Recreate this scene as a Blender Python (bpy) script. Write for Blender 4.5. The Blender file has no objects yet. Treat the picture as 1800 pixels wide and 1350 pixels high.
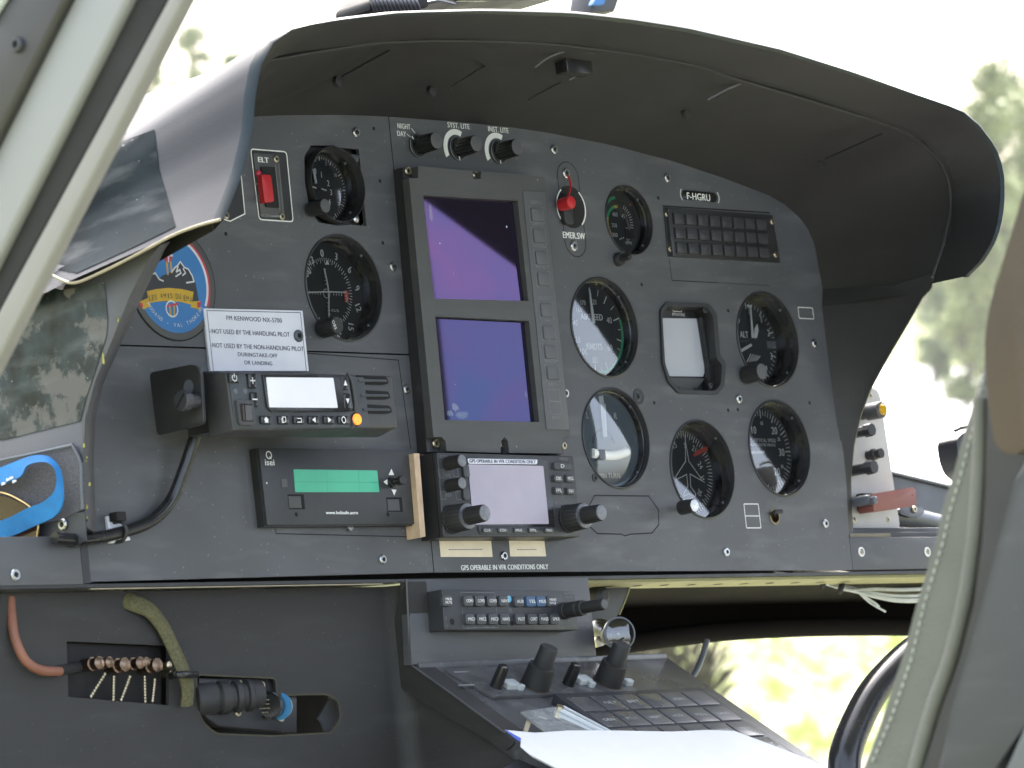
import bpy, bmesh, math, random
from mathutils import Vector, Matrix
random.seed(7)
S = bpy.context.scene
COL = S.collection
R_ = math.radians
# ---------------------------------------------------------------- camera, sky, sun, exposure
# everything near is laid out in the frame of the instrument panel (u right, z up, n out of the panel, mm);
# the panel itself leans 13 degrees away from the seats, its origin 1.47 m above the grass
TILT = 13.0
M = Matrix.Translation((0, 0, 1.47)) @ Matrix.Rotation(R_(-TILT), 4, 'X')
RC = ((0.66869288, 0.10524539, -0.73605247), (0.02394249, 0.9863704, 0.16278881), (0.74315314, -0.12647865, 0.65705902))
CAM = (-2374.38, -404.45, 2095.15)      # camera in (u, z, n)
FPX = 7293.58
def B(u, z, n): return Vector((u, -n, z)) * 0.001
cam_d = bpy.data.cameras.new('camera'); cam = bpy.data.objects.new('camera', cam_d); COL.objects.link(cam)
cam_d.sensor_width = 36; cam_d.lens = FPX / 1800 * 36; cam_d.clip_start = 0.05; cam_d.clip_end = 3000
def c2b(r): return B(r[0], -r[1], -r[2]) * 1000
xr, yd, fw = c2b(RC[0]), c2b(RC[1]), c2b(RC[2])
rm = Matrix((xr, -yd, -fw)).transposed().to_4x4()
cam.matrix_world = M @ Matrix.Translation(B(*CAM)) @ rm
cam_d.dof.use_dof = True; cam_d.dof.focus_distance = 3.12; cam_d.dof.aperture_fstop = 18
S.camera = cam
W = bpy.data.worlds.new("World"); S.world = W; W.use_nodes = True
nt = W.node_tree; nt.nodes.clear()
sky = nt.nodes.new('ShaderNodeTexSky'); sky.sky_type = 'NISHITA'; sky.sun_disc = False
SUN_EL, SUN_AZ = R_(52), R_(35)
sky.sun_elevation = SUN_EL; sky.sun_rotation = SUN_AZ; sky.dust_density = 6; sky.air_density = 1.0; sky.ozone_density = 1.0
hs = nt.nodes.new('ShaderNodeHueSaturation'); hs.inputs['Saturation'].default_value = 0.65
bg = nt.nodes.new('ShaderNodeBackground'); bg.inputs['Strength'].default_value = 0.15
wo = nt.nodes.new('ShaderNodeOutputWorld')
nt.links.new(sky.outputs[0], hs.inputs['Color']); nt.links.new(hs.outputs[0], bg.inputs['Color']); nt.links.new(bg.outputs[0], wo.inputs[0])
sd = bpy.data.lights.new('sun', 'SUN'); so = bpy.data.objects.new('sun', sd); COL.objects.link(so)
sd.energy = 1.2; sd.angle = R_(14); sd.color = (1, .95, .88)
sdir = Vector((math.sin(SUN_AZ) * math.cos(SUN_EL), math.cos(SUN_AZ) * math.cos(SUN_EL), math.sin(SUN_EL)))
so.rotation_euler = sdir.to_track_quat('Z', 'Y').to_euler()
V = S.view_settings; V.view_transform = 'Standard'; V.look = 'None'; V.gamma = 1; V.use_curve_mapping = False
V.exposure = 2.9

# ---------------------------------------------------------------- frames: a plane in the cockpit and pixels measured on it
class Fr:
    def __init__(s, o, U, Vv):
        s.o = Vector(o); s.U = Vector(U).normalized(); s.V = Vector(Vv).normalized(); s.N = s.U.cross(s.V)
    def w(s, a, b, n=0): return s.o + s.U * a + s.V * b + s.N * n
    def at(s, x, y, n=0):
        k = ((x - 900) / FPX, (y - 675) / FPX, 1)
        d = [sum(RC[i][j] * k[i] for i in range(3)) for j in range(3)]
        d = Vector((d[0], -d[1], -d[2])); c = Vector(CAM); o = s.o + s.N * n
        p = c + d * ((o - c).dot(s.N) / d.dot(s.N)) - o
        return (p.dot(s.U), p.dot(s.V))
    def pts(s, L, n=0): return [s.at(x, y, n) for x, y in L]
PF = Fr((0, 0, 0), (1, 0, 0), (0, 1, 0))                    # instrument panel
def SF(u): return Fr((u, 0, 0), (0, 0, 1), (0, 1, 0))       # a side plane facing the open left door
KF = Fr((0, -215, 0), (1, 0, 0), (0, .573, -.819))          # sloping deck of the centre console

# ---------------------------------------------------------------- materials
def nd(t, k, **v):
    n = t.nodes.new(k)
    for a, b in v.items(): setattr(n, a, b)
    return n
def mat(name, c, rough=.5, metal=0, spec=.5, var=.12, scale=60, bump=0.0, bscale=900, coat=0, wear=None, wsc=30, wth=.62, emit=None, rvar=.1, fade=.04, dust=0):
    m = bpy.data.materials.new(name); m.use_nodes = True; t = m.node_tree; b = t.nodes['Principled BSDF']
    if not metal: c = tuple(v * .7 for v in c)
    if wear and not metal: wear = tuple(v * .7 for v in wear)
    tc = nd(t, 'ShaderNodeTexCoord'); n1 = nd(t, 'ShaderNodeTexNoise'); n1.inputs['Scale'].default_value = scale; n1.inputs['Detail'].default_value = 6
    t.links.new(tc.outputs['Object'], n1.inputs['Vector'])
    mr = nd(t, 'ShaderNodeMapRange'); mr.inputs[1].default_value = .3; mr.inputs[2].default_value = .7; mr.inputs[3].default_value = 1 - var; mr.inputs[4].default_value = 1 + var
    t.links.new(n1.outputs['Fac'], mr.inputs[0])
    mx = nd(t, 'ShaderNodeMix', data_type='RGBA', blend_type='MULTIPLY'); mx.inputs[0].default_value = 1; mx.inputs[6].default_value = (*c, 1)
    t.links.new(mr.outputs[0], mx.inputs[7]); out = mx.outputs[2]
    if wear:
        n2 = nd(t, 'ShaderNodeTexNoise'); n2.inputs['Scale'].default_value = wsc; n2.inputs['Detail'].default_value = 8; n2.inputs['Roughness'].default_value = .65
        t.links.new(tc.outputs['Object'], n2.inputs['Vector'])
        r2 = nd(t, 'ShaderNodeMapRange'); r2.inputs[1].default_value = wth; r2.inputs[2].default_value = wth + fade
        t.links.new(n2.outputs['Fac'], r2.inputs[0])
        m2 = nd(t, 'ShaderNodeMix', data_type='RGBA'); m2.inputs[7].default_value = (*wear, 1)
        t.links.new(r2.outputs[0], m2.inputs[0]); t.links.new(out, m2.inputs[6]); out = m2.outputs[2]
    if dust:
        vo = nd(t, 'ShaderNodeTexVoronoi'); vo.inputs['Scale'].default_value = 170; t.links.new(tc.outputs['Object'], vo.inputs['Vector'])
        q1 = nd(t, 'ShaderNodeMapRange'); q1.inputs[1].default_value = .04; q1.inputs[2].default_value = .13; q1.inputs[3].default_value = dust; q1.inputs[4].default_value = 0; t.links.new(vo.outputs['Distance'], q1.inputs[0])
        sp = nd(t, 'ShaderNodeSeparateColor'); t.links.new(vo.outputs['Color'], sp.inputs[0]); gt = nd(t, 'ShaderNodeMath', operation='GREATER_THAN'); gt.inputs[1].default_value = .82; t.links.new(sp.outputs[1], gt.inputs[0])
        mm = nd(t, 'ShaderNodeMath', operation='MULTIPLY'); t.links.new(gt.outputs[0], mm.inputs[0]); t.links.new(q1.outputs[0], mm.inputs[1])
        m3 = nd(t, 'ShaderNodeMix', data_type='RGBA'); m3.inputs[7].default_value = (.22, .22, .21, 1); t.links.new(mm.outputs[0], m3.inputs[0]); t.links.new(out, m3.inputs[6]); out = m3.outputs[2]
        # greasy smears: a stretched, broad noise that lightens the paint a little
        mp = nd(t, 'ShaderNodeMapping'); mp.inputs['Rotation'].default_value = (0, .7, 0); mp.inputs['Scale'].default_value = (9, 9, 40); t.links.new(tc.outputs['Object'], mp.inputs[0])
        n5 = nd(t, 'ShaderNodeTexNoise'); n5.inputs['Scale'].default_value = 1.6; n5.inputs['Detail'].default_value = 7; t.links.new(mp.outputs[0], n5.inputs[0])
        q2 = nd(t, 'ShaderNodeMapRange'); q2.inputs[1].default_value = .52; q2.inputs[2].default_value = .75; q2.inputs[4].default_value = .3 * dust; t.links.new(n5.outputs[0], q2.inputs[0])
        m4 = nd(t, 'ShaderNodeMix', data_type='RGBA'); m4.inputs[7].default_value = (.2, .2, .2, 1); t.links.new(q2.outputs[0], m4.inputs[0]); t.links.new(out, m4.inputs[6]); out = m4.outputs[2]
    t.links.new(out, b.inputs['Base Color'])
    rr = nd(t, 'ShaderNodeMapRange'); rr.inputs[1].default_value = .3; rr.inputs[2].default_value = .7
    rr.inputs[3].default_value = max(.02, rough - rvar); rr.inputs[4].default_value = min(1, rough + rvar)
    n3 = nd(t, 'ShaderNodeTexNoise'); n3.inputs['Scale'].default_value = scale * .4; n3.inputs['Detail'].default_value = 5
    t.links.new(tc.outputs['Object'], n3.inputs['Vector']); t.links.new(n3.outputs['Fac'], rr.inputs[0]); t.links.new(rr.outputs[0], b.inputs['Roughness'])
    b.inputs['Metallic'].default_value = metal; b.inputs['Specular IOR Level'].default_value = spec; b.inputs['Coat Weight'].default_value = coat
    if bump:
        n4 = nd(t, 'ShaderNodeTexNoise'); n4.inputs['Scale'].default_value = bscale; n4.inputs['Detail'].default_value = 3
        t.links.new(tc.outputs['Object'], n4.inputs['Vector'])
        bp = nd(t, 'ShaderNodeBump'); bp.inputs['Strength'].default_value = bump; bp.inputs['Distance'].default_value = .0005
        t.links.new(n4.outputs['Fac'], bp.inputs['Height']); t.links.new(bp.outputs[0], b.inputs['Normal'])
    if emit: b.inputs['Emission Color'].default_value = (*emit[0], 1); b.inputs['Emission Strength'].default_value = emit[1]
    return m
X = {}
X['panel'] = mat('panel_paint', (.096, .098, .104), .46, dust=.9, bump=.35, bscale=1500, var=.2, scale=9, wear=(.15, .15, .155), wsc=16, wth=.62, fade=.25)
X['hood'] = mat('hood_vinyl', (.0215, .0205, .0205), .55, dust=.08, bump=.4, bscale=900, var=.2, scale=12)
X['legm'] = mat('leg_grey', (.10, .10, .108), .5, spec=.35, bump=.2, bscale=600, var=.08, scale=10)
X['hoodout'] = mat('hood_grey', (.05, .05, .056), .55, spec=.15, bump=.2, bscale=600, var=.08, scale=10)
X['rimpaint'] = mat('rim_paint', (.02, .032, .036), .45, spec=.3, var=.2, scale=30, wear=(.35, .33, .12), wsc=60, wth=.66, fade=.02)
X['chip'] = mat('yellow_primer', (.45, .42, .08), .6, var=.2, scale=100, wear=(.03, .03, .03), wsc=90, wth=.5)
X['primer'] = mat('primer_flange', (.32, .30, .13), .6, var=.15, scale=30)
X['black'] = mat('black_paint', (.030, .030, .031), .4, var=.2, bump=.15, bscale=1200)
X['blackgl'] = mat('black_gloss', (.022, .022, .022), .25, var=.1)
X['flat'] = mat('flat_black', (.012, .011, .011), .8, var=.2)
X['rubber'] = mat('black_rubber', (.025, .025, .025), .6, var=.2, bump=.2)
X['knobtop'] = mat('knob_top', (.10, .10, .105), .5, var=.1)
X['dial'] = mat('dial_black', (.02, .022, .024), .6, var=.1)
X['dialglare'] = mat('dial_glare', (.20, .25, .27), .6, var=.08)  # turn gauge face: the pale reflection on its glass is put into this colour
X['white'] = mat('white_print', (1.0, 1.0, .94), .6, var=.04)
X['dim'] = mat('grey_print', (.25, .255, .26), .6, var=.1)
X['dark'] = mat('dark_print', (.05, .05, .06), .6, var=.1)
X['grn'] = mat('green_print', (.03, .5, .2), .6); X['yel'] = mat('yellow_print', (.7, .55, .05), .6); X['redp'] = mat('red_print', (.7, .07, .04), .6)
X['orp'] = mat('orange_print', (.7, .2, .03), .6)
X['steel'] = mat('screw_steel', (.45, .45, .44), .3, 1, var=.15, scale=300)
X['brass'] = mat('brass_screw', (.45, .4, .28), .35, 1, var=.2, scale=300)
X['seam'] = mat('seam_dark', (.008, .008, .008), .9)
X['du'] = mat('display_grey', (.085, .086, .084), .5, dust=.3, bump=.25, bscale=1500, var=.06, scale=15)
X['strip'] = mat('key_strip', (.12, .123, .13), .5, var=.06, bump=.15)
X['red'] = mat('red_plastic', (.62, .025, .03), .35, var=.05)
X['radio'] = mat('radio_plastic', (.06, .06, .062), .5, bump=.3, bscale=2000, var=.06)
X['radioface'] = mat('radio_face', (.05, .057, .062), .42, bump=.1, var=.06)
X['lcdw'] = mat('lcd_pale', (1.0, .98, 1.02), .35, var=.02)
X['lcdg'] = mat('lcd_green', (.10, .58, .36), .35, var=.10, scale=25)
X['lcdp'] = mat('lcd_lilac_glare', (.52, .47, .55), .4, var=.07, scale=22)  # navigator screen: its sky reflection is put into an even pale colour
X['lcda'] = mat('lcd_grey', (.52, .53, .56), .35, var=.03, scale=20)
X['orange'] = mat('orange_key', (.9, .2, .02), .35, emit=((1, .25, .03), .25))
X['paper'] = mat('paper_white', (.86, .86, .86), .7, var=.02)
X['label'] = mat('placard_white', (.98, .98, 1.04), .5, var=.03)
X['tan'] = mat('tan_tape', (.74, .54, .36), .7, var=.12, scale=120)
X['cream'] = mat('cream_label', (1.0, .86, .62), .7, var=.08, scale=50, wear=(.5, .25, .1), wsc=60, wth=.68, fade=.1)
X['blue'] = mat('blue_strap', (.012, .22, .55), .7, var=.2, scale=60, bump=.5, bscale=2500)
X['felt'] = mat('grey_felt', (.11, .105, .115), .95, var=.35, scale=700, bump=.8, bscale=2500)
X['wall'] = mat('footwell_trim', (.035, .0335, .031), .75, dust=.2, var=.18, scale=6, bump=.5, bscale=700, wear=(.1, .1, .1), wsc=400, wth=.66)
X['quad'] = mat('quadrant_white', (.62, .60, .57), .45, var=.05)
X['pink'] = mat('faded_red_lever', (.28, .095, .08), .5, var=.1, scale=40)
X['amber'] = mat('amber_lens', (.75, .42, .01), .2)
X['leather'] = mat('grey_leather', (.15, .152, .13), .6, var=.1, scale=20, bump=.9, bscale=350)
X['brown'] = mat('brown_leather', (.075, .05, .03), .6, var=.2, scale=10, bump=.4, bscale=300)
X['shell'] = mat('seat_shell', (.045, .048, .055), .45, dust=.3, var=.1, scale=10, wear=(.12, .12, .12), wsc=160, wth=.74)
X['doorw'] = mat('door_cream', (.34, .34, .335), .5, var=.05, scale=8)
X['doorc'] = mat('door_lip', (.28, .27, .24), .55, var=.08, scale=10)
X['seal'] = mat('door_seal', (.022, .020, .020), .8, var=.25, scale=30, bump=.4)
X['trim'] = mat('door_trim', (.045, .042, .045), .4, var=.15, scale=15)
X['cable'] = mat('cable_black', (.02, .02, .02), .25)
X['wire'] = mat('wire_white', (.55, .58, .52), .5)
X['hose'] = mat('orange_hose', (.30, .12, .07), .5, var=.15)
X['web'] = mat('khaki_webbing', (.13, .12, .055), .9, var=.3, scale=500, bump=.6, bscale=1500)
X['khaki'] = mat('dark_khaki', (.07, .065, .035), .8, var=.2)
X['conn'] = mat('copper_caps', (.20, .14, .10), .35, 1, var=.3, scale=200)
X['grille'] = mat('green_grey_grip', (.05, .055, .03), .6)
X['bluer'] = mat('blue_ring', (.02, .2, .42), .4)
X['skyb'] = mat('emblem_blue', (.04, .22, .55), .4, var=.04); X['ered'] = mat('emblem_red', (.6, .04, .07), .4)
X['ewhite'] = mat('emblem_white', (.8, .8, .82), .4); X['erock'] = mat('emblem_rock', (.035, .035, .04), .45); X['egold'] = mat('emblem_gold', (.68, .42, .02), .4)
X['lens'] = mat('brown_lens', (.05, .018, .01), .12)
X['gold'] = mat('gold_wire', (.6, .42, .2), .3, 1)
X['deck'] = mat('deck_worn', (.11, .11, .113), .28, var=.3, scale=40, wear=(.2, .2, .19), wsc=28, wth=.56, fade=.12, bump=.2)
X['nose'] = mat('nose_lining', (.013, .011, .010), .8, spec=.05, var=.2, scale=10)
X['slate'] = mat('blue_grey_tube', (.13, .14, .16), .35, var=.1)
X['tape'] = mat('dark_film_patch', (.018, .026, .030), .5, dust=.9, spec=.02, var=.5, scale=14, wear=(.12, .13, .13), wsc=260, wth=.70, fade=.05, rvar=.12)
X['peel'] = mat('peeling_film', (.022, .032, .037), .38, spec=.3, dust=1, var=.7, scale=60, wear=(.125, .12, .115), wsc=34, wth=.5, fade=.05, rvar=.12)

X['shell0'] = mat('dark_window', (.055, .055, .06), .35, var=.1); X['slate2'] = mat('dark_slate', (.05, .05, .056), .4)
X['brass2'] = mat('aged_brass', (.22, .18, .12), .4, 1); X['ink'] = mat('navy_ink', (.07, .07, .13), .5); X['du2'] = mat('anodised_black', (.045, .047, .05), .4, var=.25, scale=25, rvar=.12)
X['grnd'] = mat('lcd_line', (.06, .40, .24), .4); X['gpsf'] = mat('black_bezel', (.045, .046, .05), .38, var=.1, bump=.1); X['gkey'] = mat('grey_key', (.065, .068, .075), .42, var=.05)
X['steelk'] = mat('knob_metal', (.2, .2, .21), .42, .8, var=.2, scale=400); X['label2'] = mat('white_plastic', (.62, .66, .66), .4, var=.05); X['scap'] = mat('switch_cap', (.12, .12, .125), .3, var=.12, scale=40)
X['tan2'] = mat('tan_post', (.42, .36, .25), .6); X['blue2'] = mat('blue_corner', (.05, .12, .6), .6); X['kblue'] = mat('blue_key', (.06, .12, .22), .4); X['kblue2'] = mat('blue_lens', (.2, .55, .75), .3)
X['lensgrey'] = mat('reflector', (.25, .25, .26), .3, .6); X['leaf'] = mat('tree_leaves', (.13, .17, .07), .7, var=.4, scale=.6); X['bark'] = mat('bark', (.10, .08, .06), .9)
X['leaf2'] = mat('pale_leaves', (.22, .26, .09), .7, var=.35, scale=.6)
X['seal2'] = mat('shell_edge', (.03, .03, .033), .5, var=.1); X['grassdry'] = mat('dry_grass', (.075, .065, .035), .8, var=.4, scale=3)
X['cab'] = mat('cabin_lining', (.3, .3, .3), .8); X['cabd'] = mat('reflection_slab_black', (.012, .012, .012), .8); X['concrete'] = mat('pale_concrete', (.55, .55, .53), .8, var=.08, scale=.3)  # cabd: black for the unseen slabs mirrored in the glass
def glassmat(name, tint=(1, 1, 1), ior=1.5, rough=.01, haze=0):
    m = bpy.data.materials.new(name); m.use_nodes = True; t = m.node_tree; t.nodes.clear()
    o = nd(t, 'ShaderNodeOutputMaterial'); mx = nd(t, 'ShaderNodeMixShader'); fr = nd(t, 'ShaderNodeFresnel'); fr.inputs[0].default_value = ior
    tr = nd(t, 'ShaderNodeBsdfTransparent'); tr.inputs[0].default_value = (*tint, 1)
    gl = nd(t, 'ShaderNodeBsdfGlossy'); gl.inputs['Roughness'].default_value = rough
    t.links.new(fr.outputs[0], mx.inputs[0]); t.links.new(tr.outputs[0], mx.inputs[1]); t.links.new(gl.outputs[0], mx.inputs[2])
    last = mx
    if haze:
        df = nd(t, 'ShaderNodeBsdfTranslucent' if 'windscreen' in name else 'ShaderNodeBsdfDiffuse'); df.inputs[0].default_value = (.7, .75, .75, 1); m2 = nd(t, 'ShaderNodeMixShader'); m2.inputs[0].default_value = haze
        t.links.new(mx.outputs[0], m2.inputs[1]); t.links.new(df.outputs[0], m2.inputs[2]); last = m2
    t.links.new(last.outputs[0], o.inputs[0]); return m
X['glass'] = glassmat('dial_glass', ior=2.2, rough=.05)
X['smudge'] = glassmat('dried_smudge', (.9, .95, 1), 1.2, .5, .16)
X['windscreen'] = glassmat('windscreen_plexiglass', (.97, .98, .98), 1.3, .02, .022)
X['plastic'] = glassmat('clear_plastic', (.75, .85, .85), 1.5, .08, .22)
def screenmat(name, c1, c2, gl):
    # switched-off panel: nearly black, with a coloured anti-reflection coating
    m = bpy.data.materials.new(name); m.use_nodes = True; t = m.node_tree; t.nodes.clear()
    o = nd(t, 'ShaderNodeOutputMaterial'); ad = nd(t, 'ShaderNodeAddShader'); df = nd(t, 'ShaderNodeBsdfDiffuse'); df.inputs[0].default_value = (.012, .010, .016, 1)
    g = nd(t, 'ShaderNodeBsdfGlossy'); g.inputs['Roughness'].default_value = .025
    tc = nd(t, 'ShaderNodeTexCoord'); n1 = nd(t, 'ShaderNodeTexNoise'); n1.inputs['Scale'].default_value = 14; n1.inputs['Detail'].default_value = 2; n1.inputs['Distortion'].default_value = .6
    t.links.new(tc.outputs['Object'], n1.inputs[0])
    mr = nd(t, 'ShaderNodeMapRange'); mr.inputs[1].default_value = .35; mr.inputs[2].default_value = .65; t.links.new(n1.outputs[0], mr.inputs[0])
    mx = nd(t, 'ShaderNodeMix', data_type='RGBA'); mx.inputs[6].default_value = (*[v * gl for v in c1], 1); mx.inputs[7].default_value = (*[v * gl for v in c2], 1)
    t.links.new(mr.outputs[0], mx.inputs[0]); t.links.new(mx.outputs[2], g.inputs[0])
    vo = nd(t, 'ShaderNodeTexVoronoi'); vo.inputs['Scale'].default_value = 90; t.links.new(tc.outputs['Object'], vo.inputs['Vector'])
    r2 = nd(t, 'ShaderNodeMapRange'); r2.inputs[1].default_value = .05; r2.inputs[2].default_value = .11; r2.inputs[3].default_value = 1; r2.inputs[4].default_value = 0; t.links.new(vo.outputs['Distance'], r2.inputs[0])
    vc = nd(t, 'ShaderNodeMath', operation='GREATER_THAN'); vc.inputs[1].default_value = .86
    sp = nd(t, 'ShaderNodeSeparateColor'); t.links.new(vo.outputs['Color'], sp.inputs[0]); t.links.new(sp.outputs[0], vc.inputs[0])
    mu = nd(t, 'ShaderNodeMath', operation='MULTIPLY'); t.links.new(vc.outputs[0], mu.inputs[0]); t.links.new(r2.outputs[0], mu.inputs[1])
    du = nd(t, 'ShaderNodeBsdfDiffuse'); du.inputs[0].default_value = (.6, .65, .7, 1)
    ms = nd(t, 'ShaderNodeMixShader'); t.links.new(df.outputs[0], ad.inputs[0]); t.links.new(g.outputs[0], ad.inputs[1])
    t.links.new(mu.outputs[0], ms.inputs[0]); t.links.new(ad.outputs[0], ms.inputs[1]); t.links.new(du.outputs[0], ms.inputs[2]); t.links.new(ms.outputs[0], o.inputs[0])
    return m
X['scr1'] = screenmat('upper_screen', (.30, .15, .34), (.20, .15, .34), .27)
X['scr2'] = screenmat('lower_screen', (.13, .16, .34), (.19, .14, .33), .24)

# ---------------------------------------------------------------- mesh building
BASE = {}
class G:
    def __init__(s, fr=PF): s.bm = bmesh.new(); s.f = fr
    def v(s, a, b, n): return s.bm.verts.new(B(*s.f.w(a, b, n)))
    def poly(s, P, n):
        return s.bm.faces.new([s.v(a, b, n) for a, b in P])
    def prism(s, P, n0, n1, bev=0, seg=2, P2=None):
        t = bmesh.new()
        area = sum(P[i][0] * P[(i + 1) % len(P)][1] - P[(i + 1) % len(P)][0] * P[i][1] for i in range(len(P)))
        P = list(P); P2 = list(P2) if P2 else P
        if area < 0: P = P[::-1]; P2 = P2[::-1]
        lo = [t.verts.new(B(*s.f.w(a, b, n0))) for a, b in P]; hi = [t.verts.new(B(*s.f.w(a, b, n1))) for a, b in P2]
        t.faces.new(hi); t.faces.new(lo[::-1]); k = len(P)
        for i in range(k): t.faces.new((lo[i], lo[(i + 1) % k], hi[(i + 1) % k], hi[i]))
        if bev:
            if bev < 0:   # front edges only
                ed = [e for e in t.edges if all(v in hi for v in e.verts)]
                bmesh.ops.bevel(t, geom=ed, offset=-bev * .001, segments=seg, affect='EDGES', clamp_overlap=True, profile=.6)
            else: bmesh.ops.bevel(t, geom=list(t.edges), offset=bev * .001, segments=seg, affect='EDGES', clamp_overlap=True, profile=.6)
        s.merge(t); return s
    def merge(s, t):
        m = bpy.data.meshes.new('t'); t.to_mesh(m); t.free(); s.bm.from_mesh(m); bpy.data.meshes.remove(m)
    def box(s, a0, a1, b0, b1, n0, n1, bev=0, seg=2):
        return s.prism([(a0, b0), (a1, b0), (a1, b1), (a0, b1)], n0, n1, bev, seg)
    def lathe(s, a, b, prof, seg=40, knurl=0, kn=0, cap=True):
        # prof: [(r, n)...] around the axis through (a, b) along the frame's normal
        rings = []
        for r, n in prof:
            ring = []
            for i in range(seg):
                th = 2 * math.pi * i / seg; rr = r * (1 - (knurl if (i % 2 and kn) else 0))
                ring.append(s.v(a + rr * math.cos(th), b + rr * math.sin(th), n))
            rings.append(ring)
        for k in range(len(rings) - 1):
            for i in range(seg):
                j = (i + 1) % seg; s.bm.faces.new((rings[k][i], rings[k][j], rings[k + 1][j], rings[k + 1][i]))
        if cap and prof[-1][0] > .01: s.bm.faces.new(rings[-1])
        return s
    def disc(s, a, b, r, n, seg=48):
        s.bm.faces.new([s.v(a + r * math.cos(2 * math.pi * i / seg), b + r * math.sin(2 * math.pi * i / seg), n) for i in range(seg)]); return s
    def arc(s, a, b, d0, d1, r0, r1, n, seg=24):     # degrees clockwise from straight up
        pv = None
        for i in range(seg + 1):
            th = R_(90 - (d0 + (d1 - d0) * i / seg)); c, q = math.cos(th), math.sin(th)
            cur = (s.v(a + r0 * c, b + r0 * q, n), s.v(a + r1 * c, b + r1 * q, n))
            if pv: s.bm.faces.new((pv[0], cur[0], cur[1], pv[1]))
            pv = cur
        return s
    def line(s, P, w, n, closed=False):
        m = len(P)
        for i in range(m if closed else m - 1):
            p, q = Vector(P[i]), Vector(P[(i + 1) % m]); d = (q - p)
            if d.length < 1e-6: continue
            d.normalize(); k = Vector((-d.y, d.x)) * w / 2; p = p - d * w * .3; q = q + d * w * .3
            s.bm.faces.new([s.v(*x, n + .004 * i) for x in (p - k, q - k, q + k, p + k)])
        return s
    def tick(s, a, b, deg, r0, r1, w, n):
        th = R_(90 - deg); c, q = math.cos(th), math.sin(th)
        return s.line([(a + r0 * c, b + r0 * q), (a + r1 * c, b + r1 * q)], w, n)
    def tube(s, P, r, seg=12, r2=None, flat=1.0):
        # P in frame coordinates (a, b, n); Catmull-Rom through the points
        Q = [Vector(p) for p in P]
        if len(Q) > 2:
            E = [Q[0] * 2 - Q[1]] + Q + [Q[-1] * 2 - Q[-2]]; O = []
            for i in range(1, len(E) - 2):
                for k in range(6):
                    t = k / 6; p0, p1, p2, p3 = E[i - 1:i + 3]
                    O.append(.5 * ((2 * p1) + (p2 - p0) * t + (2 * p0 - 5 * p1 + 4 * p2 - p3) * t * t + (3 * p1 - p0 - 3 * p2 + p3) * t ** 3))
            O.append(Q[-1]); Q = O
        rings = []; up = None
        for i, p in enumerate(Q):
            d = (Q[min(i + 1, len(Q) - 1)] - Q[max(i - 1, 0)]).normalized()
            if up is None: up = Vector((0, 0, 1)) if abs(d.z) < .9 else Vector((0, 1, 0))
            x = d.cross(up).normalized(); up = x.cross(d).normalized()
            rr = r if r2 is None else r + (r2 - r) * i / (len(Q) - 1)
            rings.append([s.v(*(p + (x * math.cos(2 * math.pi * k / seg) + up * flat * math.sin(2 * math.pi * k / seg)) * rr)) for k in range(seg)])
        for a, b in zip(rings, rings[1:]):
            for k in range(seg): s.bm.faces.new((a[k], a[(k + 1) % seg], b[(k + 1) % seg], b[k]))
        s.bm.faces.new(rings[0][::-1]); s.bm.faces.new(rings[-1]); return s
    def ribbon(s, P, w, n=0, th=1.2):
        # strip standing along a path of (a, b, n, halfwidth direction given by b)
        pv = None
        for a, b, nn, hw in P:
            cur = (s.v(a, b - hw, nn), s.v(a, b + hw, nn))
            if pv: s.bm.faces.new((pv[0], cur[0], cur[1], pv[1]))
            pv = cur
        return s
_tc = {}
def text_geo(st):
    if st in _tc: return _tc[st]
    c = bpy.data.curves.new('txt', 'FONT'); c.body = st; c.resolution_u = 3; c.fill_mode = 'FRONT'
    c.space_character = 1.05
    o = bpy.data.objects.new('txt', c); COL.objects.link(o)
    dg = bpy.context.evaluated_depsgraph_get(); me = bpy.data.meshes.new_from_object(o.evaluated_get(dg))
    vs = [(v.co.x, v.co.y) for v in me.vertices]; fs = [tuple(p.vertices) for p in me.polygons]
    bpy.data.objects.remove(o); bpy.data.curves.remove(c); bpy.data.meshes.remove(me)
    _tc[st] = (vs, fs); return _tc[st]
def T(g, st, px, py, h, n=.3, w=None, rot=0, bold=0):
    """print st centred on pixel (px, py) of the frame's plane; h = capital height in photo pixels, w = width in pixels"""
    vs, fs = text_geo(st)
    if not vs: return
    f = g.f; a, b = f.at(px, py, n); hh = abs(f.at(px, py - h / 2, n)[1] - f.at(px, py + h / 2, n)[1])
    x0 = min(v[0] for v in vs); x1 = max(v[0] for v in vs); y0 = min(v[1] for v in vs); y1 = max(v[1] for v in vs)
    sy = hh / .72 if (y1 - y0) < .75 * .9 and any(ch in st for ch in "-.,'+") and not any(ch.isalnum() for ch in st) else hh / max(y1 - y0, .2)
    if w: ww = abs(f.at(px - w / 2, py, n)[0] - f.at(px + w / 2, py, n)[0]); sx = ww / max(x1 - x0, .05)
    else: sx = sy * .85
    cx, cy = (x0 + x1) / 2, (y0 + y1) / 2; c, q = math.cos(R_(rot)), math.sin(R_(rot))
    for off in ((0,) if not bold else (-bold, bold)):
        V_ = []
        for x, y in vs:
            X_, Y_ = (x - cx) * sx + off, (y - cy) * sy
            V_.append(g.v(a + X_ * c - Y_ * q, b + X_ * q + Y_ * c, n + off * .02))
        for fc in fs:
            try: g.bm.faces.new([V_[i] for i in fc])
            except ValueError: pass
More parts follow.
